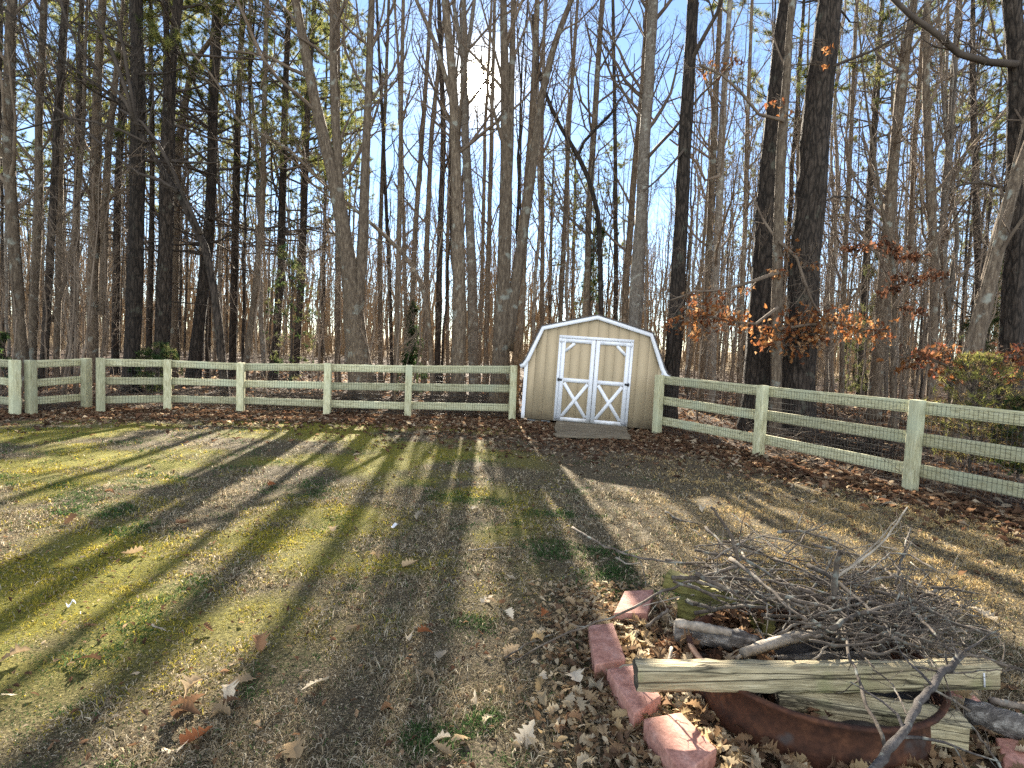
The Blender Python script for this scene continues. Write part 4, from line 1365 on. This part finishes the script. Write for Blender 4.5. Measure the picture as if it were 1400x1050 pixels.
DG = [[.03, .055, .022], [.045, .075, .03], [.06, .09, .03]]
YG = [[.22, .22, .06], [.17, .17, .05], [.30, .27, .09], [.12, .12, .045], [.2, .15, .07], [.14, .10, .055]]
OG = [[.12, .13, .05], [.17, .165, .07], [.09, .105, .045]]
evergreen('young_cedar', 'small dark green cedar among trunks right of the forked tree', 562, 520, 415, 17, 26, 520, DG, .12)
evergreen('holly_tree', 'dark green holly like evergreen left of the big forked tree', 398, 510, 335, 18, 40, 330, DG + OG, .11, 'round', wd=.014)
evergreen('young_cedar', 'slender dim cedar standing behind the shed roof', 806, 480, 285, 19, 30, 640, DG + OG, .13)
evergreen('young_cedar', 'pale olive cedar in the gap right of the massive dark pair', 1184, 540, 345, 22, 40, 800, OG, .14)
evergreen('young_cedar', 'olive cedar behind the pale leaning trunk on the right', 1345, 545, 330, 17, 44, 700, OG + DG, .14)
evergreen('evergreen_bush', 'yellow green evergreen bush behind the right fence', 1328, 625, 498, 9.4, 66, 950, YG, .085, 'round', 'bush', .006)
evergreen('evergreen_bush', 'small dark evergreen bush low at the right end of the fence', 1392, 640, 540, 8.6, 36, 700, YG[1:] + DG, .07, 'round', 'bush', .008)
evergreen('evergreen_bush', 'low dark evergreen bush at the foot of the two thick pines', 215, 530, 470, 16, 30, 420, DG + OG, .1, 'round', 'bush', .014)
evergreen('evergreen_bush', 'low dark evergreen bush at the left end of the woods edge', 4, 530, 455, 15, 24, 420, DG, .1, 'round', 'bush', .014)

# ---- saplings and brush just behind the fence
SAP = []
for k in range(6):
    g = np.random.default_rng(500 + k)
    h = 3.2 + 2.6 * g.random()
    n = 9
    P = np.stack([np.linspace(0, g.normal() * .5, n), np.linspace(0, g.normal() * .3, n), np.linspace(-.05, h, n)], 1) + np.r_[np.zeros((1, 3)), g.normal(size=(n - 1, 3)) * .04]
    R = np.linspace(.02 + .012 * g.random(), .005, n)
    lab = 'thin bare sapling with fine twigs among others just behind the fence'
    t = thing('sapling', lab, 'sapling', (0, 0, 0), 'bare saplings behind the fence')
    b = MB()
    tube1(b, P, R, 6)
    b.build('stem', M['twig'], t)
    c = MB()
    for Q, RR, kk in crown_levels([P], [R], [14], .34, (30, 65), (.3, 1.5), .2, .1, (5, 3), g, .0028):
        c.add(*tubes(Q, RR, kk))
    c.build('twigs', M['twig'], t)
    SAP.append(t)
g = np.random.default_rng(77)
cnt = 0
while cnt < 100:
    y = 13.6 + 9 * g.random()
    x = (g.random() * 2 - 1) * y * .86
    if fence_dist(x, y) > -.7:
        continue
    if -.2 < x < 3.6 and y < 17.5:
        continue
    if cnt < 6:
        SAP[cnt].location = (x, y, 0)
        SAP[cnt].rotation_euler = (0, 0, g.random() * 6)
    else:
        copy_tree(SAP[cnt % 6], (x, y, 0), g.random() * 6.28, .7 + .7 * g.random())
    cnt += 1

br = MB()
m = 5200
x = (rng.random(m) * 2 - 1) * 16
y = np.interp(x, FX, FY) + .35 + rng.exponential(2.6, m)
d = np.stack([rng.normal(size=m), rng.normal(size=m), .15 + .9 * rng.random(m)], 1)
d = nrm(d)
L = .25 + .75 * rng.random(m) ** 2
k = (fence_dist(x, y) < -.3) & ~((x > 0) & (x < 3.7) & (y < 17))
x, y, d, L = x[k], y[k], d[k], L[k]
p = [np.stack([x, y, gz(x, y)], 1)]
for j in range(4):
    p.append(p[-1] + d * (L / 4)[:, None])
    d = nrm(d + rng.normal(size=d.shape) * .25 - np.array([0, 0, .12]))
P = np.stack(p, 1)
br.add(*tubes(P, np.repeat((.0035 + .004 * rng.random(len(x)))[:, None], 5, 1) * np.linspace(1, .5, 5), 3))
tag(br.build('undergrowth', M['twig']), 'tangle of low brown stems and briars behind the fence', 'undergrowth', kind='stuff')
for (px, py, Yd, sp, n, lab) in ((430, 552, 14.6, 2.2, 330, 'long dark heap of cut brush behind the back fence'), (1170, 585, 11.0, 1.0, 160, 'heap of fallen branches behind the right fence'), (640, 548, 15.2, 1.2, 150, 'small heap of brush behind the fence left of the shed')):
    C = At(px, py, Yd)
    g = np.random.default_rng(hash_(lab))
    a = nrm(np.stack([g.normal(size=n) * 1.4, g.normal(size=n) * .5, g.normal(size=n) * .22], 1))
    c = np.stack([C[0] + g.normal(size=n) * sp * .55, C[1] + g.normal(size=n) * .3, .05 + np.abs(g.normal(size=n)) * .2], 1)
    L = .4 + 1.3 * g.random(n)
    P = np.stack([c + a * (L * f)[:, None] + g.normal(size=(n, 3)) * .03 for f in (-.5, -.17, .17, .5)], 1)
    P[..., 2] = np.maximum(P[..., 2], .01)
    b = MB()
    b.add(*tubes(P, np.repeat((.006 + .012 * g.random(n) ** 3)[:, None], 4, 1) * np.array([1, .9, .7, .4]), 4))
    tag(b.build('brush_heap', M['twig_dark']), lab, 'brush heap')

# ---- the trees further in: a few of each kind, copied
PROTO = {'thin': [], 'pine': []}
for k in range(8):
    g = np.random.default_rng(700 + k)
    h = 14 + 5 * g.random()
    n = 22
    zz = np.linspace(-.1, h, n)
    P = np.stack([np.cumsum(g.normal(size=n)) * .05 + .25 * g.normal() * zz / h, np.cumsum(g.normal(size=n)) * .05, zz], 1)
    R = np.interp(zz / h, [0, .5, 1], [1, .72, .12]) * (.05 + .04 * g.random())
    Ps, Rs = [P], [R]
    if k % 2:
        i = int(n * (.3 + .3 * g.random()))
        q = np.stack([P[i:, 0] + np.linspace(0, .9 * (1 if k % 4 == 1 else -1), n - i), P[i:, 1] + np.linspace(0, .3, n - i), P[i:, 2]], 1)
        Ps.append(q)
        Rs.append(R[i:] * .8)
    t = thing('slender_tree', 'slender bare hardwood, one of many deep in the woods', 'tree', (0, 0, 0), 'slender bare trees deep in the woods')
    b = MB()
    for A, B in zip(Ps, Rs):
        tube1(b, A, B, 8, True, .08, seed=k)
    b.build('trunk', M[('bark_grey', 'bark_pale', 'bark_grey', 'bark_dark')[k % 4]], t, smooth=True)
    c = MB()
    for Q, RR, kk in crown_levels(Ps, Rs, [20, 12][:len(Ps)], .2, (25, 58), (.6, 2.4), .22, .14, (4, 3), g, .0034):
        c.add(*tubes(Q, RR, kk))
    c.build('crown', M['twig'], t)
    PROTO['thin'].append(t)
for k in range(4):
    g = np.random.default_rng(800 + k)
    h = 17 + 4 * g.random()
    n = 20
    zz = np.linspace(-.1, h, n)
    P = np.stack([np.cumsum(g.normal(size=n)) * .03, np.cumsum(g.normal(size=n)) * .03, zz], 1)
    R = np.interp(zz / h, [0, .6, 1], [1, .7, .1]) * (.075 + .045 * g.random())
    t = thing('tall_pine', 'tall thin pine with an airy green crown deep in the woods', 'tree', (0, 0, 0), 'tall pines deep in the woods')
    b = MB()
    tube1(b, P, R, 8, True, .08, seed=k)
    b.build('trunk', M['bark_dark'], t, smooth=True)
    c = MB()
    dead = spawn(P[None], R[None], 16, .12, (65, 100), 5, .02, .12, .12, .5, .25, .006, g, (.3, 1.8))
    live = spawn(P[None], R[None], 34, .16, (55, 88), 6, .1, .1, .46, .995, .35, .009, g, (.8, 2.9))
    l2 = spawn(*live, 6, .45, (25, 60), 4, .12, .15, .3, 1, .6, .006, g, (.3, 1.2))
    for Q, RR, kk in ((*dead, 3), (*live, 4), (*l2, 3)):
        c.add(*tubes(Q, RR, kk))
    c.build('crown', M['twig_dark'], t)
    nb = MB()
    needles(nb, tips(l2[0], g, 6), g, 20, .17, .0075)
    nb.build('needles', M['needle'], t)
    PROTO['pine'].append(t)

g = np.random.default_rng(4242)
used = {'thin': 0, 'pine': 0}
placed = []
HX = []
tries = 0
while sum(used.values()) < 250 and tries < 20000:
    tries += 1
    y = 17 + 45 * g.random() ** .8
    x = (g.random() * 2 - 1) * (y * .88 + 1)
    u = x / y
    kind = 'pine' if g.random() < (.42 if u < -.25 else (.16 if u < .35 else .14)) else 'thin'
    if u < -.25 and kind == 'pine':
        pass
    if any(abs(x - a) < .5 and abs(y - b) < .9 for a, b in placed):
        continue
    px = 700 + 850 * u
    if u < -.12 and g.random() < .38:
        continue
    if 625 < px < 690 and kind == 'pine':
        continue
    if blocks(x, y, .2):
        continue
    if kind == 'pine' and blocks(x, y, 1.6 if u > -.2 else 1.0, 7, 20) and (u > -.2 or g.random() < .8):
        continue
    if kind == 'thin' and blocks(x, y, .55, 6, 17) and g.random() < .7:
        continue
    placed.append((x, y))
    L = PROTO[kind]
    i = used[kind]
    sc = .8 + .4 * g.random()
    if i < len(L):
        L[i].location = (x, y, 0)
        L[i].rotation_euler = (0, 0, g.random() * 6.28)
    else:
        copy_tree(L[i % len(L)], (x, y, 0), g.random() * 6.28, sc, sz=.9 + .2 * g.random())
    used[kind] += 1
for (px, py), D in zip([(852, 682), (884, 700), (915, 676), (948, 705), (1300, 775), (1215, 765)], [15, 19, 23, 17, 21, 26]):
    P = G(px, py) + np.array([SH[0], SH[1], 0]) * D
    copy_tree(PROTO['thin'][int(D) % 8], (P[0], P[1], 0), D * 1.7, 1.0)
print('far trees', used, tries)

# the far side of the wood, read as one mass
fw = MB()
m = 1500
y = 48 + 75 * rng.random(m)
x = (rng.random(m) * 2 - 1) * (y * .95 + 4)
h = 10 + 7 * rng.random(m)
zz = np.linspace(0, 1, 7)
P = np.stack([np.stack([x + rng.normal(size=m) * .02 + np.cumsum(rng.normal(size=(7, m)) * .12, 0)[j], y, h * f], 1) for j, f in enumerate(zz)], 1)
R = (.05 + .09 * rng.random(m))[:, None] * np.linspace(1, .2, 7)
fw.add(*tubes(P, R, 5))
Q, RR = spawn(P, R, 14, .22, (25, 60), 4, .1, .15, .15, 1, .4, .014, rng, (.8, 3))
fw.add(*tubes(Q, RR, 3))
Q, RR = spawn(Q, RR, 4, .5, (25, 60), 3, .05, .15, .15, 1, .6, .010, rng, (.4, 1.6))
fw.add(*tubes(Q, RR, 3))
m = 9000                                            # low brush between the far trunks
y = 30 + 75 * rng.random(m)
x = (rng.random(m) * 2 - 1) * (y * .95 + 4)
hh = .6 + 2.6 * rng.random(m) ** 1.5
dd = np.stack([rng.normal(size=m) * .3, rng.normal(size=m) * .3, 1 + 0 * x], 1)
P = np.stack([np.stack([x, y, 0 * x], 1) + dd * (hh * f)[:, None] + rng.normal(size=(m, 3)) * .08 * f for f in (0, .33, .66, 1)], 1)
fw.add(*tubes(P, np.repeat((.008 + .012 * rng.random(m))[:, None], 4, 1) * np.array([1, .8, .6, .4]), 3))
Q, RR = spawn(P, np.full((m, 4), .012), 4, .5, (20, 55), 3, .1, .2, .2, 1, .6, .007, rng, (.2, 1.0))
fw.add(*tubes(Q, RR, 3))
tag(fw.build('distant_woods', M['far_twig_lit']), 'far bare woods reading as one brown mass', 'woods', kind='stuff')

# ------------------------------------------------------------------ fire ring, blocks, timbers
RC, RR_, RH = np.array([1.53, 3.0]), .565, .235
ring = thing('fire_ring', 'rusty steel fire ring under the heap of sticks and old timbers', 'fire ring', (RC[0], RC[1], 0))
n = 72
a = np.linspace(0, 2 * math.pi, n, endpoint=False)
pr = [(RR_ - .004, -.02), (RR_ + .004, .02), (RR_ + .002, .12), (RR_, RH - .03), (RR_ + .022, RH - .012), (RR_ + .022, RH), (RR_ - .006, RH), (RR_ - .008, .0)]
v = np.stack([np.stack([RC[0] + (r + .006 * np.sin(3 * a + 1)) * np.cos(a), RC[1] + (r + .006 * np.sin(2 * a)) * np.sin(a), z + 0 * a + .008 * np.sin(a * 2 + .6)], 1) for r, z in pr], 0)
I = np.arange(len(pr) * n).reshape(len(pr), n)
MB().add(v.reshape(-1, 3), np.stack([I[:-1], np.roll(I, -1, 1)[:-1], np.roll(I, -1, 1)[1:], I[1:]], -1).reshape(-1, 4)).build('steel_band', M['rust'], ring, smooth=True)
am = MB()
r = np.linspace(0, RR_ - .015, 12)
A, Rr = np.meshgrid(np.linspace(0, 2 * math.pi, 48, endpoint=False), r, indexing='xy')
x, y = RC[0] + Rr * np.cos(A), RC[1] + Rr * np.sin(A)
z = .09 + .08 * vn(x, y, .16, 91)
I = np.arange(A.size).reshape(A.shape)
am.add(np.stack([x, y, z], -1).reshape(-1, 3), np.stack([I[:-1], np.roll(I, -1, 1)[:-1], np.roll(I, -1, 1)[1:], I[1:]], -1).reshape(-1, 4))
am.build('ash_bed', M['ash'], ring, smooth=True)


def block(corners, z1, h, label):
    C = np.array([G(*c, z1) for c in corners])
    c0 = C.mean(0)
    C = c0 + (C - c0) * 1.03
    v = np.vstack([C, C - np.array([0, 0, h])])
    mb = MB().add(v - c0, [[3, 2, 1, 0], [4, 5, 6, 7], [0, 1, 5, 4], [1, 2, 6, 5], [2, 3, 7, 6], [3, 0, 4, 7]])
    o = mb.build('edging_block', M['brick'], mw=Matrix.Translation(Vector(c0)), bevel=.008)
    bm = bmesh.new()
    bm.from_mesh(o.data)
    bmesh.ops.recalc_face_normals(bm, faces=bm.faces)
    bm.to_mesh(o.data)
    bm.free()
    return tag(o, label, 'edging block', 'red edging blocks round the fire ring')


block([(840, 838), (885, 838), (893, 806), (854, 808)], .10, .13, 'red edging block farthest back, under the mossy timber ends')
block([(814, 908), (855, 900), (838, 852), (805, 855)],   .105, .13, 'red edging block farthest left, with a long twig across it')
block([(867, 974), (903, 951), (866, 908), (831, 915)],   .105, .13, 'red edging block under the cut left end of the long timber')
block([(934, 1058), (979, 1023), (931, 974), (881, 983)],   .105, .13, 'red edging block nearest the viewer, shadows of twigs across it')
block([(1297, 952), (1343, 960), (1320, 940), (1286, 940)], .07, .10, 'red edging block mostly hidden below the right end of the long timber')
block([(1374, 1045), (1430, 1062), (1420, 1012), (1362, 1008)], .07, .12, 'red edging block at the right beside the old split log')
block([(1330, 990), (1380, 998), (1372, 976), (1326, 970)], .05, .08, 'red edging block lying half under the old split log')


def timber(name, a, b, wdt, hgt, mat, label, cat='timber', bev=.02, end=True, twist=0, seed=1):
    """squared, weathered timber with worn edges and dark cut ends"""
    g = np.random.default_rng(seed)
    m, L = frame(a, b)
    m = m @ Matrix.Rotation(twist, 4, 'X')
    t = thing(name, label, cat, m.translation)
    n = 26
    prof_ = []
    y_, z_ = wdt / 2, hgt / 2
    for cx, cz, a0 in ((y_ - bev, z_ - bev, 0), (-y_ + bev, z_ - bev, 90), (-y_ + bev, -z_ + bev, 180), (y_ - bev, -z_ + bev, 270)):
        for k in range(4):
            an = math.radians(a0 + 30 * k)
            prof_.append((cx + bev * math.cos(an), cz + bev * math.sin(an)))
    prof_ = np.array(prof_)
    k = len(prof_)
    xs_ = np.linspace(-L / 2, L / 2, n)
    V = np.zeros((n, k, 3))
    for i, x_ in enumerate(xs_):
        s = 1 + .035 * (vn(x_, 0, .25, seed) - .5)
        V[i, :, 0] = x_ + (.012 * g.random(k) - .006 if i in (0, n - 1) else 0)
        V[i, :, 1:] = prof_ * s + .003 * g.normal(size=(k, 2))
    bend = .012 * np.sin(np.linspace(0, 3.1, n) + seed)
    V[:, :, 2] += bend[:, None]
    I = np.arange(n * k).reshape(n, k)
    q = np.stack([I[:-1], np.roll(I, -1, 1)[:-1], np.roll(I, -1, 1)[1:], I[1:]], -1).reshape(-1, 4)
    MB().add(V.reshape(-1, 3), q).build('timber_body', M[mat], t, mw=m)
    for i, s in ((0, -1), (n - 1, 1)):
        v = np.vstack([V[i], V[i].mean(0) + np.array([s * .002, 0, 0])])
        tr = [[k, (j + 1) % k, j] for j in range(k)]
        MB().add(v, None, tr).build('cut_end', M['timber_end'], t, mw=m.copy())
    return t, m, L


t1, m1, L1 = timber('landscape_timber', G(869, 923, .275), G(1357, 920, .325), .10, .118, 'timber', 'long pale weathered timber lying across the front of the fire ring', bev=.03, seed=3)
tube1(mbs := MB(), [(L1 / 2 - .085, -.053, .03), (L1 / 2 - .082, -.054, 0), (L1 / 2 - .078, -.053, -.035)], .004, 5)
mbs.build('staple_tag', M['paper'], t1, mw=m1.copy())
timber('landscape_timber', G(1060, 958, .16), G(1318, 996, .17), .115, .115, 'timber', 'short cracked brown timber slanting over the rim inside the fire ring', bev=.010, seed=7, twist=.1)
timber('landscape_timber', G(912, 792, .235), G(1060, 838, .20), .105, .10, 'mossy_timber', 'mossy olive timber, upper one of two at the back left of the ring', bev=.008, seed=9)
timber('landscape_timber', G(930, 826, .15), G(1060, 864, .13), .12, .11, 'mossy_timber', 'mossy green timber, wider lower one at the back left of the ring', bev=.008, seed=12)


def log(name, px, z, wpx, mat, label, cat='log', rough=.3, seed=1, k=10):
    P = np.array([G(a, b, zz) for (a, b), zz in zip(px, z)])
    Yd = P[:, 1]
    R = np.array(wpx) * Yd / F / 2 * .9
    P, R = resample(P, R, 16)
    mb = MB()
    c = P.mean(0)
    tube1(mb, P - c, R, k, True, rough, seed=seed)
    return tag(mb.build(name, M[mat], mw=Matrix.Translation(Vector(c)), smooth=True), label, cat)


log('firewood_log', [(922, 866), (965, 868), (1005, 876), (1035, 880)], (.20, .21, .21, .19), (34, 36, 34, 28), 'log_bark', 'rough dark log with flaking pale bark behind the long timber', seed=5)
log('firewood_log', [(924, 852), (960, 858), (1000, 866)], (.27, .28, .27), (13, 14, 11), 'stick_pale', 'thin pale barkless log resting on the rough dark log', seed=6)
log('firewood_log', [(1016, 893), (1045, 883), (1085, 872), (1130, 866)], (.26, .27, .28, .28), (15, 18, 18, 15), 'stick_pale', 'pale tan branch piece just behind the long timber', seed=8)
log('firewood_log', [(1318, 968), (1360, 982), (1400, 994), (1450, 1008)], (.12, .12, .12, .12), (36, 38, 38, 36), 'log_bark', 'old split grey log at the right beside the short timber', seed=11, k=7)
log('firewood_log', [(1352, 958), (1385, 964), (1440, 974)], (.14, .14, .14), (11, 12, 12), 'stick', 'thin dark pole lying above the old split log', seed=13, k=7)
log('firewood_log', [(1052, 905), (1120, 902), (1190, 900), (1260, 896)], (.13, .14, .14, .13), (20, 22, 22, 18), 'log_bark', 'dark log inside the ring half buried by twigs', seed=15, k=8)


def c7(p):
    return 760 + p[0] / 2.1875, 680 + p[1] / 2.1875


def stick(pts7, w7, z0, z1, label, mat='stick', side=5, seed=0, upright=None, conv=True, group=None, zmid=None, taper=.45):
    g = np.random.default_rng(9000 + seed)
    n = len(pts7)
    px = [c7(p) if conv else p for p in pts7]
    zs = np.linspace(z0, z1, n) if zmid is None else np.interp(np.linspace(0, 1, n), [0, .5, 1], [z0, zmid, z1])
    if upright:
        P = np.array([At(*p, upright) for p in px])
    else:
        P = np.array([G(*p, z) for p, z in zip(px, zs)])
    R = np.linspace(1, taper, n) * (w7 / 2.1875 if conv else w7) * P[:, 1] / F / 2
    P, R = resample(P, R, max(9, n * 3))
    P[1:-1] += g.normal(size=(len(P) - 2, 3)) * .0035
    c = P.mean(0)
    mb = MB()
    R = R * (1 + .22 * (g.random(len(R)) - .5))
    tube1(mb, P - c, R, 7, True, .12, seed=seed)
    if side:
        Q, RR = spawn((P - c)[None], R[None], side, .28, (25, 65), 5, .05, .18, .25, .98, .55, .0016, g, (.06, .35))
        mb.add(*tubes(Q, RR, 4))
        Q, RR = spawn(Q, RR, 2, .5, (25, 60), 4, 0, .2, .3, 1, .6, .0013, g, (.03, .18))
        mb.add(*tubes(Q, RR, 3))
    return tag(mb.build('stick', M[mat], mw=Matrix.Translation(Vector(c)), smooth=True), label, 'stick', group)


stick([(50, 90), (150, 150), (240, 180), (330, 195), (480, 195), (600, 212), (760, 225)], 8, .1, .42, 'long grey stick reaching farthest out to the back left of the heap', seed=1, side=7)
stick([(560, 205), (480, 222), (330, 275), (200, 348), (130, 370), (0, 418), (-140, 500)], 10, .42, .03, 'long smooth stick sloping down across the leftmost block onto the lawn', seed=2, side=4)
stick([(760, 302), (690, 297), (520, 285), (400, 290), (260, 325)], 7, .36, .14, 'pale thin stick running level over the mossy timbers', 'stick_pale', seed=3)
stick([(832, 310), (834, 230), (850, 158)], 20, .3, .3, 'short thick broken stub standing upright in the heap', seed=4, upright=3.25, side=3, taper=.8)
stick([(640, 345), (760, 282), (800, 232), (832, 168), (852, 158)], 9, .3, .5, 'stick leaning up against the upright broken stub', seed=5)
stick([(720, 270), (850, 328), (950, 380), (1100, 430), (1240, 470), (1420, 526)], 15, .42, .12, 'long grey branch trailing out to the lower right past the long timber', seed=6, side=9, taper=.7)
stick([(840, 240), (950, 162), (1010, 92), (1052, 28)], 8, .4, .8, 'forked twig rising highest at the right back of the heap', 'stick_pale', seed=7, upright=3.6, side=4)
stick([(870, 222), (960, 132), (1020, 66)], 6, .4, .8, 'thin twig rising beside the highest forked twig', 'stick_pale', seed=8, upright=3.62, side=2)
stick([(545, 192), (522, 112), (492, 66), (463, 28)], 12, .3, .7, 'crooked stick rising at the middle back of the heap', seed=9, upright=4.0, side=4, taper=.7)
stick([(545, 170), (552, 100), (566, 50), (582, -5)], 4, .3, .9, 'hair thin twig rising beside the crooked stick', seed=10, upright=4.0, side=2)
stick([(985, 752), (968, 690), (930, 622), (905, 540), (872, 460), (862, 380), (880, 300)], 12, .33, .4, 'knobbly dark twig hanging in front of the two timbers', seed=11, side=6, taper=.6, zmid=.40)
stick([(935, 830), (990, 760), (1045, 700), (1062, 660), (1095, 600), (1150, 535), (1215, 472)], 30, .40, .42, 'thick knotty branch nearest the viewer slanting up over both timbers', 'stick_dark', seed=12, side=6, taper=.7)
stick([(690, 295), (702, 350), (682, 400), (650, 412), (610, 408)], 6, .38, .22, 'pale curled twig hooking down behind the long timber', 'stick_pale', seed=13, side=1)
stick([(632, 320), (634, 372), (626, 412)], 5, .36, .22, 'short pale twig hanging down behind the long timber', 'stick_pale', seed=14, side=0)
stick([(768, 486), (820, 440), (852, 405), (864, 360), (850, 330)], 8, .3, .42, 'pale tan twig leaning on the middle of the long timber', 'stick_pale', seed=15, side=2)
stick([(1135, 218), (1062, 172), (1000, 164), (945, 212), (872, 262), (790, 254)], 7, .42, .34, 'dark arching twig bowed over the right back of the heap', seed=16, side=4)
stick([(1010, 236), (930, 250), (840, 262), (760, 252)], 8, .36, .4, 'grey twig pointing right with a pale broken tip', seed=17, side=2)
stick([(1010, 230), (1082, 272), (1162, 332), (1210, 350)], 8, .36, .03, 'straight dark stick pointing off the right back onto the grass', seed=18, side=2)
stick([(620, 116), (700, 132), (800, 162), (905, 152), (960, 138)], 5, .5, .55, 'thin dark twig bowed along the top of the heap', seed=19, side=4)
stick([(470, 185), (520, 150), (600, 120), (640, 112)], 7, .36, .5, 'stick crossing the crooked one at the back of the heap', seed=20, side=3)
stick([(540, 482), (590, 446), (660, 415), (740, 398)], 14, .2, .26, 'thick pale stick angling in beside the tan branch piece', 'stick_pale', seed=21, side=1, taper=.8)
stick([(1240, 640), (1180, 600), (1100, 560), (1030, 500), (960, 450)], 9, .24, .34, 'dark stick slanting under the thick knotty branch', seed=22, side=5)
stick([(1330, 809), (1270, 720), (1215, 650), (1190, 620)], 9, .08, .2, 'thin brown stick lying past the end of the short timber', seed=23, side=2)
stick([(270, 385), (300, 365), (335, 335)], 11, .12, .16, 'short dark stub poking out beside the mossy timbers', seed=24, side=0, taper=.9)
stick([(345, 450), (340, 500), (350, 545), (395, 548)], 11, .26, .24, 'tan rootlike twig curling over the left end of the long timber', 'stick_pale', seed=25, side=6, taper=.5)
stick([(190, 510), (240, 495), (300, 490), (345, 485)], 6, .12, .27, 'pale wispy twig lying against the left end of the long timber', 'stick_pale', seed=26, side=5)
stick([(1165, 460), (1170, 500), (1160, 540), (1200, 640)], 7, .45, .3, 'thin broken twig crossing the thick knotty branch', seed=27, side=3)
stick([(1060, 660), (1010, 560), (950, 510), (905, 480)], 6, .34, .36, 'fine dark twig reaching over the right half of the long timber', seed=28, side=5)
stick([(1085, 385), (1150, 378), (1190, 372), (1196, 410)], 11, .2, .1, 'short pale branch end lying at the right of the heap', 'stick_pale', seed=29, side=2)
stick([(180, 180), (215, 200), (250, 196)], 7, .04, .05, 'small pale twig on the grass at the back left', 'stick_pale', seed=30, side=0)
# the finer twigs of the heap
g = np.random.default_rng(55)
for k in range(230):
    u = g.random() ** .8
    cx = 460 + 760 * u
    cy = 215 + 200 * u * .9 + g.normal() * 66
    an = math.radians(g.choice([18, 25, -14, 60, -55, 5]) + g.normal() * 14)
    L = 90 + 240 * g.random()
    x0, y0 = cx - L / 2 * math.cos(an), cy - L / 2 * math.sin(an) * .7
    x1, y1 = cx + L / 2 * math.cos(an), cy + L / 2 * math.sin(an) * .7
    b = g.normal() * 14
    if cx < 720 and cy > 320:
        continue
    za, zb = .16 + .26 * g.random(), .16 + .26 * g.random()
    stick([(x0, y0), (x0 * .7 + x1 * .3, y0 * .7 + y1 * .3 + b), (x0 * .3 + x1 * .7, y0 * .3 + y1 * .7 + b * .8), (x1, y1)], 3 + 7 * g.random() ** 2.5, za, zb,
          'thin bare twig tangled in the heap on the fire ring', 'stick' if g.random() < .88 else 'stick_pale', seed=100 + k, side=int(2 + 4 * g.random()), group='thin twigs of the heap')
for k in range(84):
    u = g.random()
    cx = 500 + 640 * u
    cy = 300 + 110 * u + g.normal() * 52
    an = math.radians(g.choice([15, 28, -20, 40, 8]) + g.normal() * 12)
    L = 150 + 260 * g.random()
    dx, dy = L / 2 * math.cos(an), L / 2 * math.sin(an) * .7
    za, zb = .2 + .3 * g.random(), .2 + .3 * g.random()
    if cx < 760 and cy > 325:
        continue
    stick([(cx - dx, cy - dy), (cx - dx * .3, cy - dy * .3 + g.normal() * 10), (cx + dx * .3, cy + dy * .3 + g.normal() * 10), (cx + dx, cy + dy)], 7 + 9 * g.random() ** 1.5, za, zb,
          'finger thick bare stick buried among the twigs of the heap', 'stick', seed=700 + k, side=int(2 + 3 * g.random()), group='thicker sticks of the heap', taper=.6)
# lone sticks on the lawn
for i, (pts, w_, lab) in enumerate(([[(208, 854), (227, 862)], 3, 'small pale stick on the grass at the lower left'], [[(640, 752), (690, 748)], 2, 'thin straw coloured stick on the grass in the middle'],
                                  [[(910, 700), (930, 712), (955, 716)], 4, 'short stick on the grass behind the heap'], [[(690, 900), (720, 880), (770, 862)], 3, 'thin stick on the grass left of the edging blocks'])):
    stick(pts, w_, .03, .035, lab, 'stick_pale' if i < 2 else 'stick', 0, 400 + i, conv=False)

# ------------------------------------------------------------------ render settings
S.cycles.use_denoising = False
S.cycles.max_bounces = 6
S.cycles.diffuse_bounces = 3
S.cycles.transmission_bounces = 4
S.cycles.transparent_max_bounces = 4
S.cycles.sample_clamp_indirect = 6
